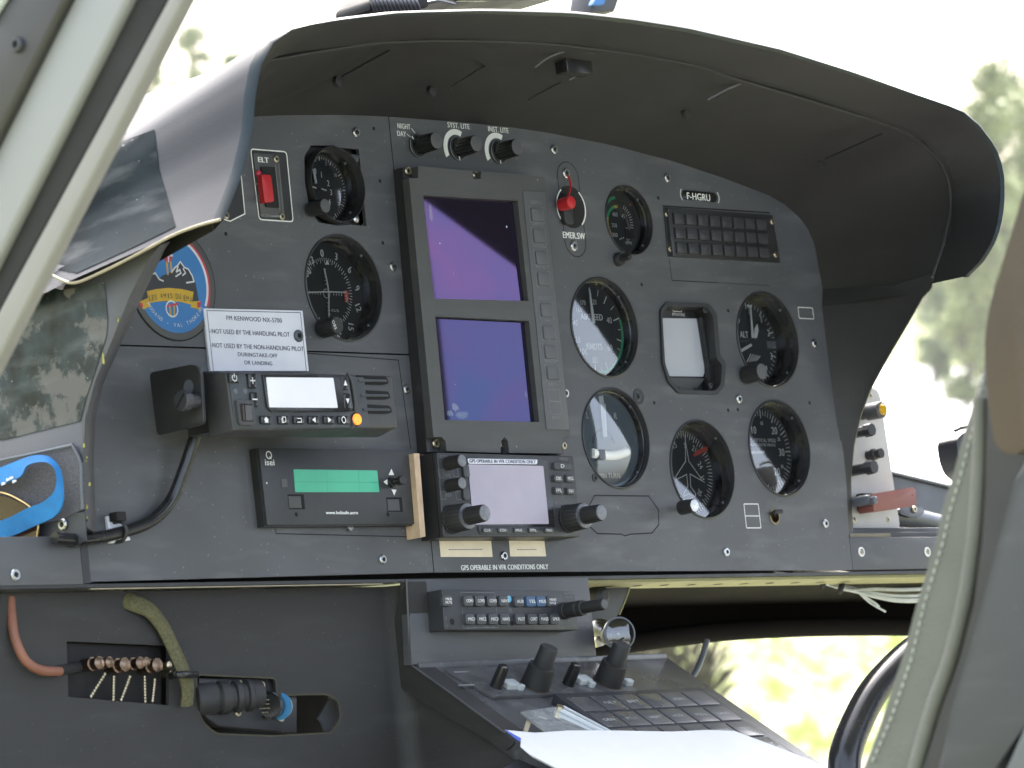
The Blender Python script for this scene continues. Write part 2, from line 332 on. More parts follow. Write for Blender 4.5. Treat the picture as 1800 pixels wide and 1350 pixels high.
def plate(g, outer, holes, n0, n1):
    """flat plate with real holes cut through it (frame coordinates)"""
    c = bpy.data.curves.new('pl', 'CURVE'); c.dimensions = '2D'; c.fill_mode = 'BOTH'; c.extrude = abs(n1 - n0) / 2
    for L in [outer] + holes:
        sp = c.splines.new('POLY'); sp.points.add(len(L) - 1); sp.use_cyclic_u = True
        for i, (a, b) in enumerate(L): sp.points[i].co = (a, b, 0, 1)
    o = bpy.data.objects.new('pl', c); COL.objects.link(o)
    dg = bpy.context.evaluated_depsgraph_get(); me = bpy.data.meshes.new_from_object(o.evaluated_get(dg))
    mid = (n0 + n1) / 2; V_ = [g.v(v.co.x, v.co.y, mid + v.co.z) for v in me.vertices]
    for p in me.polygons:
        try: g.bm.faces.new([V_[i] for i in p.vertices])
        except ValueError: pass
    bpy.data.objects.remove(o); bpy.data.curves.remove(c); bpy.data.meshes.remove(me); return g
def circ(c, r, k=48, el=1): return [(c[0] + r * math.cos(2 * math.pi * i / k), c[1] + r * el * math.sin(2 * math.pi * i / k)) for i in range(k)]
def rrect(a0, a1, b0, b1, r, k=4):
    P = []
    for cx, cy, s0 in ((a1 - r, b1 - r, 0), (a0 + r, b1 - r, 90), (a0 + r, b0 + r, 180), (a1 - r, b0 + r, 270)):
        for i in range(k + 1):
            t = R_(s0 + 90 * i / k); P.append((cx + r * math.cos(t), cy + r * math.sin(t)))
    return P
def rpoly(P, r, k=3):
    """round the corners of a polygon"""
    O = []; m = len(P)
    for i in range(m):
        p = Vector(P[i]); a = Vector(P[i - 1]) - p; b = Vector(P[(i + 1) % m]) - p
        ra = min(r, a.length * .45); rb = min(r, b.length * .45); s0 = p + a.normalized() * ra; s1 = p + b.normalized() * rb
        for j in range(k + 1):
            t = j / k; O.append(tuple(s0 * (1 - t) ** 2 + p * 2 * t * (1 - t) + s1 * t * t))
    return O
def finish(bm, name, m, smooth=35):
    bmesh.ops.remove_doubles(bm, verts=bm.verts, dist=1e-6)
    bmesh.ops.recalc_face_normals(bm, faces=bm.faces)
    for f in bm.faces: f.smooth = True
    me = bpy.data.meshes.new(name); bm.to_mesh(me); bm.free(); me.materials.append(m)
    me.set_sharp_from_angle(angle=R_(smooth)); return me
def thing(name, label, cat, base=(0, 0, 0), group=None):
    o = bpy.data.objects.new(name, None); COL.objects.link(o); o.empty_display_size = .02
    o.matrix_world = M @ Matrix.Translation(B(*base)); o['label'] = label; o['category'] = cat
    if group: o['group'] = group
    BASE[o.name] = B(*base); return o
def face_out(me, d):
    t = sum((p.normal.dot(d) for p in me.polygons))
    if t < 0: me.flip_normals()
def part(name, g, m, parent, label=None, smooth=35):
    b = BASE[parent.name]; bmesh.ops.translate(g.bm, vec=-b, verts=g.bm.verts)
    o = bpy.data.objects.new(name, finish(g.bm, name, X[m] if isinstance(m, str) else m, smooth)); COL.objects.link(o)
    o.parent = parent; BASE[o.name] = b
    if name in ('cover_glass', 'lens', 'sheet', 'dial'): face_out(o.data, Vector((-.7, -.6, 0)))
    if label: o['label'] = label
    return o
def solo(name, g, m, label=None, cat=None, group=None, kind=None, base=None, smooth=35):
    """a thing that is one mesh, its origin at base (default: centre of the mesh)"""
    vs = g.bm.verts; b = B(*base) if base else sum((v.co for v in vs), Vector()) / max(1, len(vs))
    bmesh.ops.translate(g.bm, vec=-b, verts=g.bm.verts)
    o = bpy.data.objects.new(name, finish(g.bm, name, X[m] if isinstance(m, str) else m, smooth)); COL.objects.link(o)
    o.matrix_world = M @ Matrix.Translation(b); BASE[o.name] = b
    if label: o['label'] = label
    if cat: o['category'] = cat
    if group: o['group'] = group
    if kind: o['kind'] = kind
    return o
def at3(f, x, y, n=0): return tuple(f.w(*f.at(x, y, n), n))

def screw(parent, px, py, r=3.6, n=0, f=PF, m='steel', h=1.8, name='screw'):
    c = f.at(px, py, n + h); g = G(f)
    g.lathe(*c, [(r * 1.0, n), (r, n + h * .55), (r * .8, n + h), (r * .5, n + h), (r * .42, n + h * .3)], 20)
    o = part(name, g, m, parent)
    k = G(f); th = random.random() * 3
    for d in (0, math.pi / 2):
        k.line([(c[0] - math.cos(th + d) * r * .5, c[1] - math.sin(th + d) * r * .5), (c[0] + math.cos(th + d) * r * .5, c[1] + math.sin(th + d) * r * .5)], r * .28, n + h * .62 + d * .01)
    part('socket', k, 'seam', o); return o

# ================================================================ LARGE STRUCTURE: instrument panel
PX_TOP = [(435, 206), (480, 203), (600, 202), (683, 205)]
PX_TOPR = [(683, 205), (800, 214), (900, 224), (960, 233), (1071, 254), (1182, 283), (1266, 311), (1349, 342), (1390, 365), (1418, 398), (1432, 430), (1446, 508), (1460, 600), (1475, 720), (1488, 850), (1492, 948)]
P_ = PF.pts
gauges = {   # pixel box of the rim: left, right, top, bottom ; radius mm ; depth of the dial behind the panel mm
 'obs': (536, 672, 413, 600, 40, 17), 'asi': (1003, 1121, 488, 663, 40, 11), 'turn': (1023, 1142, 683, 858, 40, 8),
 'alt': (1296, 1402, 513, 681, 40, 19), 'vsi': (1316, 1424, 704, 872, 40, 16), 'hdg': (1179, 1290, 738, 912, 40, 18),
 'clk': (541, 632, 258, 394, 28.5, 12), 'nr': (1063, 1147, 323, 452, 28.5, 10)}
GC = {k: PF.at((v[0] + v[1]) / 2, (v[2] + v[3]) / 2) for k, v in gauges.items()}
panel = thing('instrument_panel', 'dark grey metal instrument panel filling the cockpit under the curved hood', 'instrument panel', (0, -150, 0))
top_l = P_([(683, 205), (600, 202), (480, 203), (435, 206)]) + [(-320, 177), (-370, 153), (-420, 125), (-445, 103), (-463, 75)]
seam_v = [PF.at(683, 205), PF.at(763, 1006)]
def on_seam(y):
    t = (y - 205) / (1006 - 205); a, b = seam_v; return (a[0] + (b[0] - a[0]) * t, a[1] + (b[1] - a[1]) * t)
sy = on_seam(627)
gA = G(); A = [(p[0] - .5, p[1]) if i == 0 else p for i, p in enumerate(top_l)] + [(-463, 16.6), (sy[0] - .5, sy[1] + .8)]
clk_c = GC['clk']; clk_sq = [(clk_c[0] + x, clk_c[1] + y) for x, y in ((-28, 20), (-20, 29), (5, 30.5), (10, 29), (10, 29.5), (31, 29.5), (31, 9), (29, 0), (31, -9), (31, -29), (13, -29), (0, -30.5), (-20, -29), (-28, -20), (-30, 0))]
plate(gA, A, [circ(GC['obs'], 40.4), clk_sq], -3, 0); part('upper_left_plate', gA, 'panel', panel)
gB = G(); plate(gB, [(-463, 15.4), (sy[0] - .5, sy[1] - .4), (PF.at(763, 1006)[0] - .5, -146), (-463, -149)], [], -3, 0); part('lower_left_plate', gB, 'panel', panel)
gC = G(); att_c = PF.at(1208, 608)
att_out = rpoly(P_([(1158, 545), (1170, 531), (1243, 534), (1257, 552), (1263, 626), (1273, 637), (1270, 680), (1258, 694), (1190, 692), (1172, 672), (1162, 640)]), 3)
Cc = [(seam_v[0][0] + .5, seam_v[0][1])] + P_(PX_TOPR[1:-1]) + [(398, -122), (398, -149), (PF.at(763, 1006)[0] + .5, -146)]
em_key = circ(PF.at(1361, 908), 6.5, 24)
plate(gC, Cc, [circ(GC[k], 40.4) for k in ('asi', 'turn', 'alt', 'vsi', 'hdg')] + [circ(GC['nr'], 28.9), att_out, em_key], -3, 0)
part('right_plate', gC, 'panel', panel)
g = G(); g.box(-462, 397, -146, 120, -70, -62); g.box(-400, 380, 120, 160, -70, -62); g.box(-330, 300, 160, 182, -70, -62); g.box(-250, 240, 182, 196, -70, -62); part('backing', g, 'flat', panel)
g = G(); g.box(398.6, 560, -149, -121.5, -3, 0, -.4); part('rail', g, 'panel', panel)
g = G(); g.box(-640, -466, -151, -118, -6, 1.5, -.6); part('rail', g, 'panel', panel)
g = G(); g.box(-464.8, -458, -150, -116, -6, .2); part('rail_gap', g, 'black', panel)
g = G(); g.box(-640, 560, -153, -150.6, -55, 0); part('lower_flange', g, 'black', panel)
g = G(); g.box(62, 560, -155.6, -153.2, -46, -4); f1 = part('yellow_flange', g, 'primer', panel)
for i in range(11): g = G(Fr((0, -155.8, 0), (1, 0, 0), (0, 0, 1))); g.disc(80 + i * 34, -26, 4.2, .1, 16); part('flange_hole', g, 'seam', f1)
g = G(); g.box(-458, -170, -154.2, -153.5, -3, -.5); part('primer_edge', g, 'tan2', panel)
# thin seams and blank covers
g = G(); 
def ln(L, w=.8, n=.12, c=False): q_ = G(); q_.line(P_(L), w, n, c); part('seam_line', q_, 'seam', panel)
ln([(540, 621), (700, 633), (722, 789)]); ln([(735, 628), (735, 700)], .5)
ln([(484, 925), (485, 938), (735, 944)], .7)
ln([(1176, 455), (1181, 493), (1262, 497)], .7); ln([(1262, 497), (1352, 502)], .4)
ln([(1045, 871), (1140, 872), (1157, 896), (1158, 922), (1146, 937), (1108, 939), (1098, 942), (1092, 939), (1050, 938), (1036, 925), (1032, 895)], .9, .12, True)
ln([(1165, 362), (1352, 374)], 1.2)
c1, c2 = PF.at(998, 312), PF.at(1011, 424); g = G()
g.line([(c2[0] + 12.5 * math.cos(R_(a)), c2[1] + 12.5 * math.sin(R_(a))) for a in range(180, 361, 12)] + [(c1[0] + 12.5 * math.cos(R_(a)), c1[1] + 12.5 * math.sin(R_(a))) for a in range(0, 181, 12)], .7, .14, True)
part('seam_line', g, 'seam', panel)
for x, y in [(657, 226), (668, 318), (673, 427), (397, 411), (1157, 348), (1128, 500), (1150, 708), (1280, 546), (1297, 720), (1423, 708), (1280, 721)]: g = G(); g.disc(*PF.at(x, y, .1), 1.5, .1, 14); part('rivet_hole', g, 'seam', panel)
for x, y in [(628, 232), (693, 468), (717, 684), (675, 983), (976, 262), (1175, 312), (1434, 603), (1301, 701), (1279, 970), (1453, 920), (888, 977), (996, 691)]: screw(panel, x, y)
for x, y in [(1122, 697), (1047, 840)]: screw(panel, x, y, 3.2, 0, m='black', h=1)
g = G(); g.lathe(*PF.at(1122, 697), [(6.5, .1), (6.5, .5), (4.2, .5)], 24, cap=False); part('washer', g, 'black', panel)
screw(panel, 29, 1010, 4.2, 1.5); screw(panel, 1514, 971, 2.2, 0, m='brass', h=.6); screw(panel, 1630, 970, 2.2, 0, m='brass', h=.6)
for x in (1514, 1630):
    g = G(); g.lathe(*PF.at(x, 970), [(4.2, .1), (4, .6), (2.6, .6)], 20, cap=False); part('rivet_ring', g, 'white', panel)
# printed words on the panel
g = G()
def word(par, st, x, y, h, n=.3, w=None, m='white', **k): q_ = G(); T(q_, st, x, y, h, n, w=w, **k); return part('lettering', q_, m, par)
word(panel, 'NIGHT', 710, 222, 9, w=22, bold=.12); word(panel, 'DAY', 706, 235, 9, w=15, bold=.12); word(panel, 'SYST. LITE', 806, 221, 9, w=38, bold=.12); word(panel, 'INST. LITE', 876, 228, 9, w=35, bold=.12)
word(panel, 'EMER.SW', 1009, 414, 11, w=38, bold=.2); word(panel, 'GPS OPERABLE IN VFR CONDITIONS ONLY', 888, 997, 9, w=153, bold=.18)
for L_ in ([(723, 226), (729, 234)], [(715, 236), (727, 246)]): g = G(); g.line(P_(L_), .6, .3); part('index_line', g, 'white', panel)
g = G()
g.line(rrect(*[PF.at(1402, 540)[0], PF.at(1430, 561)[0]], PF.at(1430, 561)[1], PF.at(1402, 540)[1], .8), .6, .3, True)
part('box_outline', g, 'white', panel); g = G()
a0, b1 = PF.at(1307, 886); a1, b0 = PF.at(1337, 928); g.line(rrect(a0, a1, b0, b1, .8), .8, .3, True); g.line([(a0, (b0 + b1) / 2), (a1, (b0 + b1) / 2)], .7, .3)
part('box_outline', g, 'white', panel)
g = G()
for k in range(14):
    x, y = random.choice([(740, 995), (700, 960), (1230, 925), (1190, 940), (640, 400), (560, 395)]); x += random.uniform(-18, 18); y += random.uniform(-10, 10)
    c = PF.at(x, y, .1); an = random.uniform(.6, 1.3); L = random.uniform(1, 3)
    g.line([(c[0], c[1]), (c[0] + math.cos(an) * L, c[1] + math.sin(an) * L)], .35, .1)
part('scratches', g, 'dim', panel)

# ================================================================ the hood
hood = thing('glareshield', 'dark curved hood arching over the instrument panel, grey outside', 'glareshield', (0, 180, 0))
def resample(P, k):
    P = [Vector(p) for p in P]; L = [0]
    for a, b in zip(P, P[1:]): L.append(L[-1] + (b - a).length)
    O = []
    for i in range(k):
        t = L[-1] * i / (k - 1); j = 0
        while j < len(L) - 2 and L[j + 1] < t: j += 1
        q = (t - L[j]) / max(1e-9, L[j + 1] - L[j]); O.append(P[j].lerp(P[j + 1], q))
    return O
def sect(n, segs, ks=(16, 40, 16)):
    O = []
    for s_, k in zip(segs, ks):
        r = resample([(a, b, n) if len(q) == 2 else q for q in s_ for a, b in [q[:2]]], k)
        O += r if not O else r[1:]
    return O
NR = 184
def pn(L, n): return [(*PF.at(x, y, n), n) for x, y in L]
rim_L = pn([(393, 386), (412, 340), (427, 300), (443, 233), (448, 167), (458, 117)], NR)
rim_T = pn([(458, 117), (480, 77), (517, 52), (600, 38), (700, 27), (850, 24), (1000, 29), (1100, 40), (1200, 55), (1367, 92), (1500, 133), (1600, 168), (1683, 196), (1714, 222)], NR)
rim_R = pn([(1714, 222), (1744, 262), (1757, 300), (1759, 345), (1755, 385)], NR) + [(*PF.at(1746, 420, 180), 180), (*PF.at(1724, 458, 163), 163), (*PF.at(1696, 486, 142), 142)]
rid_L = [(-458, 66, 150), (-459, 90, 145), (-452, 120, 142), (-436, 145, 138)]
rid_T = [(-436, 145, 138), (-405, 172, 138)] + pn([(470, 103), (520, 92), (600, 82), (700, 71), (800, 69), (900, 72), (1000, 77), (1100, 92), (1200, 107), (1310, 140), (1400, 165), (1500, 197), (1580, 225), (1625, 250)], 138)
rid_R = [(*PF.at(x, y, n), n) for x, y, n in [(1625, 250, 138), (1655, 285, 138), (1672, 330, 137), (1674, 370, 135), (1665, 410, 127), (1650, 450, 114), (1632, 500, 98)]]
bk_L = [(-462, 50, 0), (-463, 70, 0), (-458, 88, 0), (-445, 104, 0)]
bk_T = [(-445, 104, 0), (-420, 126, 0), (-370, 154, 0), (-320, 178, 0)] + pn([(435, 206), (480, 203), (600, 202), (683, 205), (800, 214), (900, 224), (960, 233), (1071, 254), (1182, 283), (1266, 311), (1349, 342), (1380, 360)], 0)
bk_R = pn([(1380, 360), (1405, 382), (1420, 402), (1432, 430), (1440, 470), (1446, 508)], 0)
def scale_sec(sec, du, dz, n):
    dn = n - NR       # outward offset section
    c = Vector((-35, 60, 0)); O = []
    for p in sec:
        d = Vector((p.x - c.x, p.y - c.y)); d.normalize(); O.append(Vector((p.x + d.x * du, p.y + d.y * dz, p.z + dn)))
    return O
S0 = sect(0, [bk_L, bk_T, bk_R]); S1 = sect(0, [rid_L, rid_T, rid_R]); S2 = sect(0, [rim_L, rim_T, rim_R])
S1b = [p.lerp(q, .06) + Vector((0, .0, 1.0)) for p, q in zip(S1, S2)]
S0m = [p.lerp(q, .5) for p, q in zip(S0, S1)]
S0m = [Vector((p.x + (p.x + 35) * (.015 if p.x > -250 else -.02), p.y + (3 * max(0, (p.y - 60) / 150) if p.x > -250 else -4), p.z)) for p in S0m]
def skin(g, secs):
    prev = None
    for s_ in secs:
        cur = [g.bm.verts.new(B(*p)) for p in s_]
        if prev:
            for i in range(len(cur) - 1): g.bm.faces.new((prev[i], prev[i + 1], cur[i + 1], cur[i]))
        prev = cur
g = G(); skin(g, [S0, S0m, S1, S1b]); part('lining', g, 'hood', hood, smooth=60)
g = G(); skin(g, [[p + Vector((0, 0, .3)) for p in S1b], S2]); part('lip', g, 'hood', hood, smooth=60)
# edge roll of the rim, then the grey outer skin that runs back towards the nose
E1 = scale_sec(S2, 2.0, 2.0, NR + 3.0); E2 = scale_sec(S2, 4.6, 4.2, NR + 1.5); E3 = scale_sec(S2, 6.2, 5.6, NR - 4)
g = G(); skin(g, [S2, E1, E2, E3]); part('rim', g, 'rimpaint', hood, smooth=70)
nl = 16
def back(sec, n):
    ztr = 190.; zbr = sec[0].y
    dn = NR - n; zt = ztr - dn * .245; zb = 66 - dn * .08 - (dn * dn) * .00016; zl = zb; zr_ = 72 + max(0, 98 - n) * .13
    O = []
    for i, p in enumerate(sec):
        q = (p.y - zbr) / (ztr - zbr); w = min(1, max(.2, (-270 - p.x) / 150)); zb = zl if p.x < 0 else zr_; zt = ztr - dn * .245 * w
        O.append(Vector((p.x + 14 * max(0, min(1, (p.x - 200) / 150)) * min(1, (NR - n) / 40), zb + q * (zt - zb), min(n, p.z + NR - n * 0 - 14 - (NR - n) * .25))))
    return O
g = G(); skin(g, [E3, back(scale_sec(S2, 7.5, 7, 0), NR - 25), back(scale_sec(S2, 8.5, 7.6, 0), 110), back(scale_sec(S2, 9, 8, 0), 40), back(scale_sec(S2, 9, 8, 0), -60), back(scale_sec(S2, 9, 8, 0), -220)])
part('outer_skin', g, 'hoodout', hood, smooth=70)
# side legs that run down beside the panel
LF = SF(-476)
leg_px = [(300, 424), (289, 440), (244, 535), (209, 613), (182, 673), (167, 738), (165, 807), (168, 918), (166, 936), (60, 948), (-120, 960), (-120, 500), (40, 478), (75, 460), (130, 470), (240, 430)]
leg_in = [(283, 430), (262, 455), (228, 520), (196, 600), (168, 668), (150, 735), (146, 807), (150, 900), (152, 926), (60, 948), (-120, 960), (-120, 500), (40, 478), (75, 460), (130, 470), (230, 430)]
leg_mid = [((a[0] * .35 + b[0] * .65), (a[1] * .35 + b[1] * .65)) for a, b in zip(leg_px, leg_in)]
g = G(LF); g.prism(LF.pts(leg_px, -14), -14, -5, P2=LF.pts(leg_mid, -5)); g.prism(LF.pts(leg_mid, -5), -5, 0, P2=LF.pts(leg_in, 0)); part('left_leg', g, 'legm', hood, smooth=75)
LH = SF(-487.5); g = G(LH); g.tube([(*LH.at(x, y), .4) for x, y in [(80, 474), (100, 488), (132, 497), (180, 478), (240, 448), (300, 416), (345, 398), (388, 386)]], 1.1, 6); part('left_hem', g, 'tan2', hood)
RF = SF(416)
legr = [(1640, 480), (1634, 512), (1620, 522), (1590, 575), (1560, 625), (1530, 680), (1512, 725), (1499, 780), (1493, 840), (1494, 900), (1498, 945)]
legr3 = [Vector(RF.w(*RF.at(x, y))) for x, y in legr]
g = G(); A_ = resample([Vector((p.x, p.y, p.z)) for p in legr3], 20)
Bk = resample([(398, 75, 0), (398, 20, -1), (398, -60, -2), (399, -125, -3)], 20)
B2 = [Vector((p.x - 2, p.y, p.z + 3)) for p in A_]
mid = [a.lerp(b, .5) + Vector((4, 0, 0)) for a, b in zip(A_, Bk)]
skin(g, [Bk, mid, B2, A_, [p + Vector((4, 0, -1)) for p in A_], [p + Vector((6, 0, -6)) for p in A_]]); part('right_leg', g, 'hood', hood, smooth=60)
g = G(); gap = [Vector((404, p.y, max(p.z, 2))) for p in resample([(0, 80, 0), (0, 40, 0)], 4)]
skin(g, [resample([S0[-1], Vector((398, 75, 0))], 8), resample([S1[-1], legr3[1]], 8)]); 
part('right_gusset', g, 'hood', hood)
# seams, fasteners and the little spring bracket under the hood
def hp(px, py, n): return (*PF.at(px, py, n), n)
g = G(); g.tube([hp(460, 108, 137), hp(600, 84, 137), hp(700, 73, 137), hp(850, 72, 137), hp(1000, 80, 137), hp(1200, 110, 137), hp(1310, 143, 137), hp(1500, 200, 137), hp(1600, 238, 137), hp(1655, 290, 137), hp(1671, 350, 137), hp(1660, 420, 137), hp(1638, 488, 137)], 1.3, 8)
part('inner_bead', g, 'hood', hood)
g = G()
for L in ([(685, 88), (600, 135)], [(1310, 143), (1245, 178), (1205, 198)], [(1550, 235), (1450, 280)], [(790, 155), (850, 118), (870, 114)], [(930, 175), (985, 145)]):
    g = G(); g.tube([hp(x, y, 134 - 44 * i) for i, (x, y) in enumerate(L)], .8, 6); part('lining_seam', g, 'seam', hood)
g = G(); g.tube([hp(1243, 175, 113), hp(1275, 158, 122), hp(1313, 142, 133)], 1.1, 6); part('torn_edge', g, 'knobtop', hood)
for x, y, n in [(595, 143, 70), (1207, 200, 70), (1445, 285, 60), (760, 160, 60)]:
    g = G(); c = PF.at(x, y, n); g.lathe(*c, [(4.5, n - 2), (3.8, n + 1), (2, n + 1.3)], 18); part('fastener', g, 'hood', hood)
g = G(); g.tube([hp(940, 118, 110), hp(965, 100, 118), hp(1008, 84, 128)], 1.1, 6); g.tube([hp(1020, 88, 128), hp(1046, 93, 128)], 1.3, 6)
g.tube([hp(1000, 140, 100), hp(1040, 118, 110)], 1, 6); part('spring_clip', g, 'knobtop', hood)
g = G(); c = PF.at(1010, 112, 112); g.box(c[0] - 14, c[0] + 16, c[1] - 8, c[1] + 8, 104, 116, 1.5); part('clip_housing', g, 'blackgl', hood)
# dark film patches stuck on the outside (worn and peeling), laid onto the skin they stick to
from mathutils.bvhtree import BVHTree
from mathutils.geometry import delaunay_2d_cdt, intersect_point_tri_2d
def pixel_ray(x, y):
    k = ((x - 900) / FPX, (y - 675) / FPX, 1); d = [sum(RC[i][j] * k[i] for i in range(3)) for j in range(3)]
    return B(*CAM), B(d[0], -d[1], -d[2]).normalized()
def decal(objs, poly, off=.5, step=9):
    bvs = []
    for o in objs:
        b = bmesh.new(); b.from_mesh(o.data); bmesh.ops.translate(b, vec=BASE[o.name], verts=b.verts); bvs.append(BVHTree.FromBMesh(b)); b.free()
    P = []
    for i in range(len(poly)):
        a, b = Vector(poly[i]), Vector(poly[(i + 1) % len(poly)]); k = max(1, int((b - a).length / step)); P += [a.lerp(b, j / k) for j in range(k)]
    nb = len(P); xs = [p.x for p in P]; ys = [p.y for p in P]
    def inside(q):
        r = False
        for i in range(nb):
            a, b = P[i], P[i - 1]
            if (a.y > q.y) != (b.y > q.y) and q.x < (b.x - a.x) * (q.y - a.y) / (b.y - a.y) + a.x: r = not r
        return r
    x = min(xs) + step * .5
    while x < max(xs):
        y = min(ys) + step * .5
        while y < max(ys):
            q = Vector((x, y))
            if inside(q): P.append(q)
            y += step
        x += step
    V2, _, F2, _, _, _ = delaunay_2d_cdt(P, [], [list(range(nb))], 1, 1e-4)
    g = G(); vs = []
    for q in V2:
        o, d = pixel_ray(q.x, q.y); best = None
        for b in bvs:
            h = b.ray_cast(o, d)
            if h[0] is not None and (best is None or h[3] < best[3]): best = h
        if best is None: vs.append(None); continue
        nrm = best[1] if best[1].dot(d) < 0 else -best[1]
        vs.append(g.bm.verts.new(best[0] + nrm * off * .001))
    for f in F2:
        if all(vs[i] is not None for i in f): g.bm.faces.new([vs[i] for i in f])
    return g
skin_o = [o for o in hood.children if o.name.startswith(('outer_skin', 'rim'))]; leg_o = [o for o in hood.children if o.name.startswith('left_leg')]
g = decal(skin_o, [(272, 228), (280, 300), (295, 350), (309, 399), (240, 433), (135, 481), (100, 474), (60, 460), (0, 445), (0, 330), (160, 270)]); part('film_patch', g, 'tape', hood, smooth=80)
g = decal(leg_o, [(70, 500), (110, 510), (185, 496), (190, 560), (188, 590), (172, 640), (152, 700), (142, 740), (60, 760), (0, 775), (0, 490)]); part('peeling_patch', g, 'peel', hood, smooth=80)
for x, y, L in [(207, 562, 3), (181, 630, 8), (147, 783, 3), (152, 807, 4), (157, 851, 2.5), (152, 891, 3), (152, 912, 4), (206, 560, 2)]:
    g = G(LF); c = LF.at(x, y, .4); g.prism([(c[0] - .8, c[1] - L * .4), (c[0] + .6, c[1] - L * .5), (c[0] + .9, c[1] + L * .3), (c[0], c[1] + L * .5)], -.2, .5); part('paint_chip', g, 'chip', hood)

# ================================================================ round instruments
def gauge(key, name, label, face='dial', glass_n=None, tilt=(0, 0), lip=1.2, group='round flight instruments in the panel', conv=1.5):
    l, r, t, b, rad, dep = gauges[key]; c = GC[key]
    th = thing(name, label, 'gauge', (c[0], c[1], 0), group)
    k = rad / 40.
    g = G(); g.lathe(*c, [(rad + .2, -3), (rad + .6 * k, -.2), (rad + .5 * k, lip * .7), (rad - .1 * k, lip), (rad - .8 * k, lip), (rad - 1.1 * k, lip - 1), (rad - 1.3 * k, -3)], 72, cap=False); part('bezel', g, 'black', th)
    g = G(); g.lathe(*c, [(rad - 1.4 * k, -2.4), (rad - 1.8 * k, -dep * .45), (rad - 2.4 * k, -dep * .5), (rad - 2.8 * k, -dep - 2)], 72, cap=False); part('case', g, 'blackgl', th)
    g = G(); g.disc(*c, rad - 2.7 * k, -dep - .5, 72); part('dial', g, face, th)
    gn = -dep * .55 if glass_n is None else glass_n
    F = Fr((c[0], c[1], gn), (1, 0, tilt[0]), (0, 1, tilt[1])); F.N = F.U.cross(F.V)
    g = G(F); g.lathe(0, 0, [((rad - 1.9 * k) * q, -conv * q * q) for q in (1, .85, .7, .5, .3, .12, .01)], 64, cap=False); part('cover_glass', g, 'glass', th, smooth=80)
    for i in range(4):
        g = G(); a = R_(45 + 90 * i); g.lathe(c[0] + (rad - 2.6 * k) * math.cos(a), c[1] + (rad - 2.6 * k) * math.sin(a), [(1.1, -4.4), (1.0, -3.4)], 10); part('bezel_screw', g, 'slate', th)
    g = G(); return th, g, c, -dep
def knob(parent, px, py, n0, r, h, m='rubber', top='knobtop', f=PF, n_ref=None, knurl=.06, name='knob', taper=.94, shaft=None):
    c = f.at(px, py, n0 if n_ref is None else n_ref); g = G(f)
    if shaft: g.lathe(*c, [(shaft[0], n0 - shaft[1]), (shaft[0], n0 + 1)], 16)
    g.lathe(*c, [(r * .5, n0), (r, n0), (r, n0 + h * .25), (r * taper, n0 + h)], 36, knurl, 1, cap=True); o = part(name, g, m, parent)
    g = G(f); g.lathe(*c, [(r * taper * .94, n0 + h - .2), (r * taper * .9, n0 + h + .35), (r * taper * .8, n0 + h + .4)], 28); part('cap', g, top, o); return o
def needle(parent, P, n, m='white', name='pointer', f=PF):
    g = G(f); g.prism(f.pts(P, n), n - .5, n + .3); return part(name, g, m, parent)

# airspeed
t, g, c, n = gauge('asi', 'airspeed_indicator', 'airspeed gauge reading in knots with a green arc, beside the tall display', tilt=(0, .007), conv=1.2)
d = n + .1
for a, w_, L in [(0, .9, 7), (18, .6, 5), (36, .9, 7), (54, .6, 5), (72, 1, 7), (88, .6, 4), (104, .9, 6), (118, .6, 4), (132, .9, 6), (146, .6, 4), (160, .9, 6), (172, .6, 4), (186, .9, 6), (205, .6, 4), (224, .9, 6), (243, .6, 4), (262, .9, 6), (282, .9, 5), (300, .9, 5)]: g.tick(c[0], c[1], a, 34 - L, 34, w_, d)
for s, x, y, h in [('20', 1045, 531, 9), ('40', 1071, 563, 11), ('60', 1072, 611, 11), ('80', 1046, 633, 11), ('100', 1026, 618, 11), ('120', 1014, 597, 11), ('140', 1010, 567, 10), ('160', 1018, 545, 8), ('170', 1025, 532, 8)]: T(g, s, x, y, h, d)
T(g, 'AIRSPEED', 1040, 557, 11, d, w=38, bold=.2); T(g, 'KNOTS', 1045, 609, 11, d, w=27, bold=.2); part('numerals', g, 'white', t)
g = G(); g.arc(*c, 74, 187, 33.2, 35.6, d + .1, 40); part('green_arc', g, 'grn', t)
needle(t, [(1035, 507), (1037, 509), (1046, 568), (1041, 569)], n + 3)
g = G(); g.disc(*PF.at(1044, 574, n + 2), 3, n + 2); part('hub', g, 'black', t)
# turn and slip
t, g, c, n = gauge('turn', 'turn_indicator', 'turn and slip gauge, glare painted pale on its face, with a white needle and a curved tube', face='dialglare', tilt=(0, .035), conv=3.2); d = n + .1
T(g, 'L', 1033, 730, 11, d, bold=.2); T(g, 'R', 1082, 731, 11, d, bold=.2); T(g, '2 MIN TURN', 1068, 836, 9, d, w=44, bold=.1)
g.prism(PF.pts([(1052, 697), (1060, 695), (1062, 712), (1055, 712)], d), d - .1, d + .1); part('lettering', g, 'white', t)
needle(t, [(1055, 710), (1064, 710), (1067, 768), (1060, 769)], n + 2)
g = G(); cc = PF.at(1062, 784, n); g.arc(*cc, -80, 80, 12, 14, d); part('dial_relief', g, 'slate', t)
g = G(); w0 = PF.at(1038, 797, n); w1 = PF.at(1099, 795, n); wm = PF.at(1068, 801, n)
g.tube([(w0[0], w0[1], n + 1), ((w0[0] + wm[0]) / 2, wm[1] + .6, n + 1), (wm[0], wm[1] - .4, n + 1), ((w1[0] + wm[0]) / 2, wm[1] + .6, n + 1), (w1[0], w1[1], n + 1)], 4.0, 14); part('slip_tube', g, 'white', t)
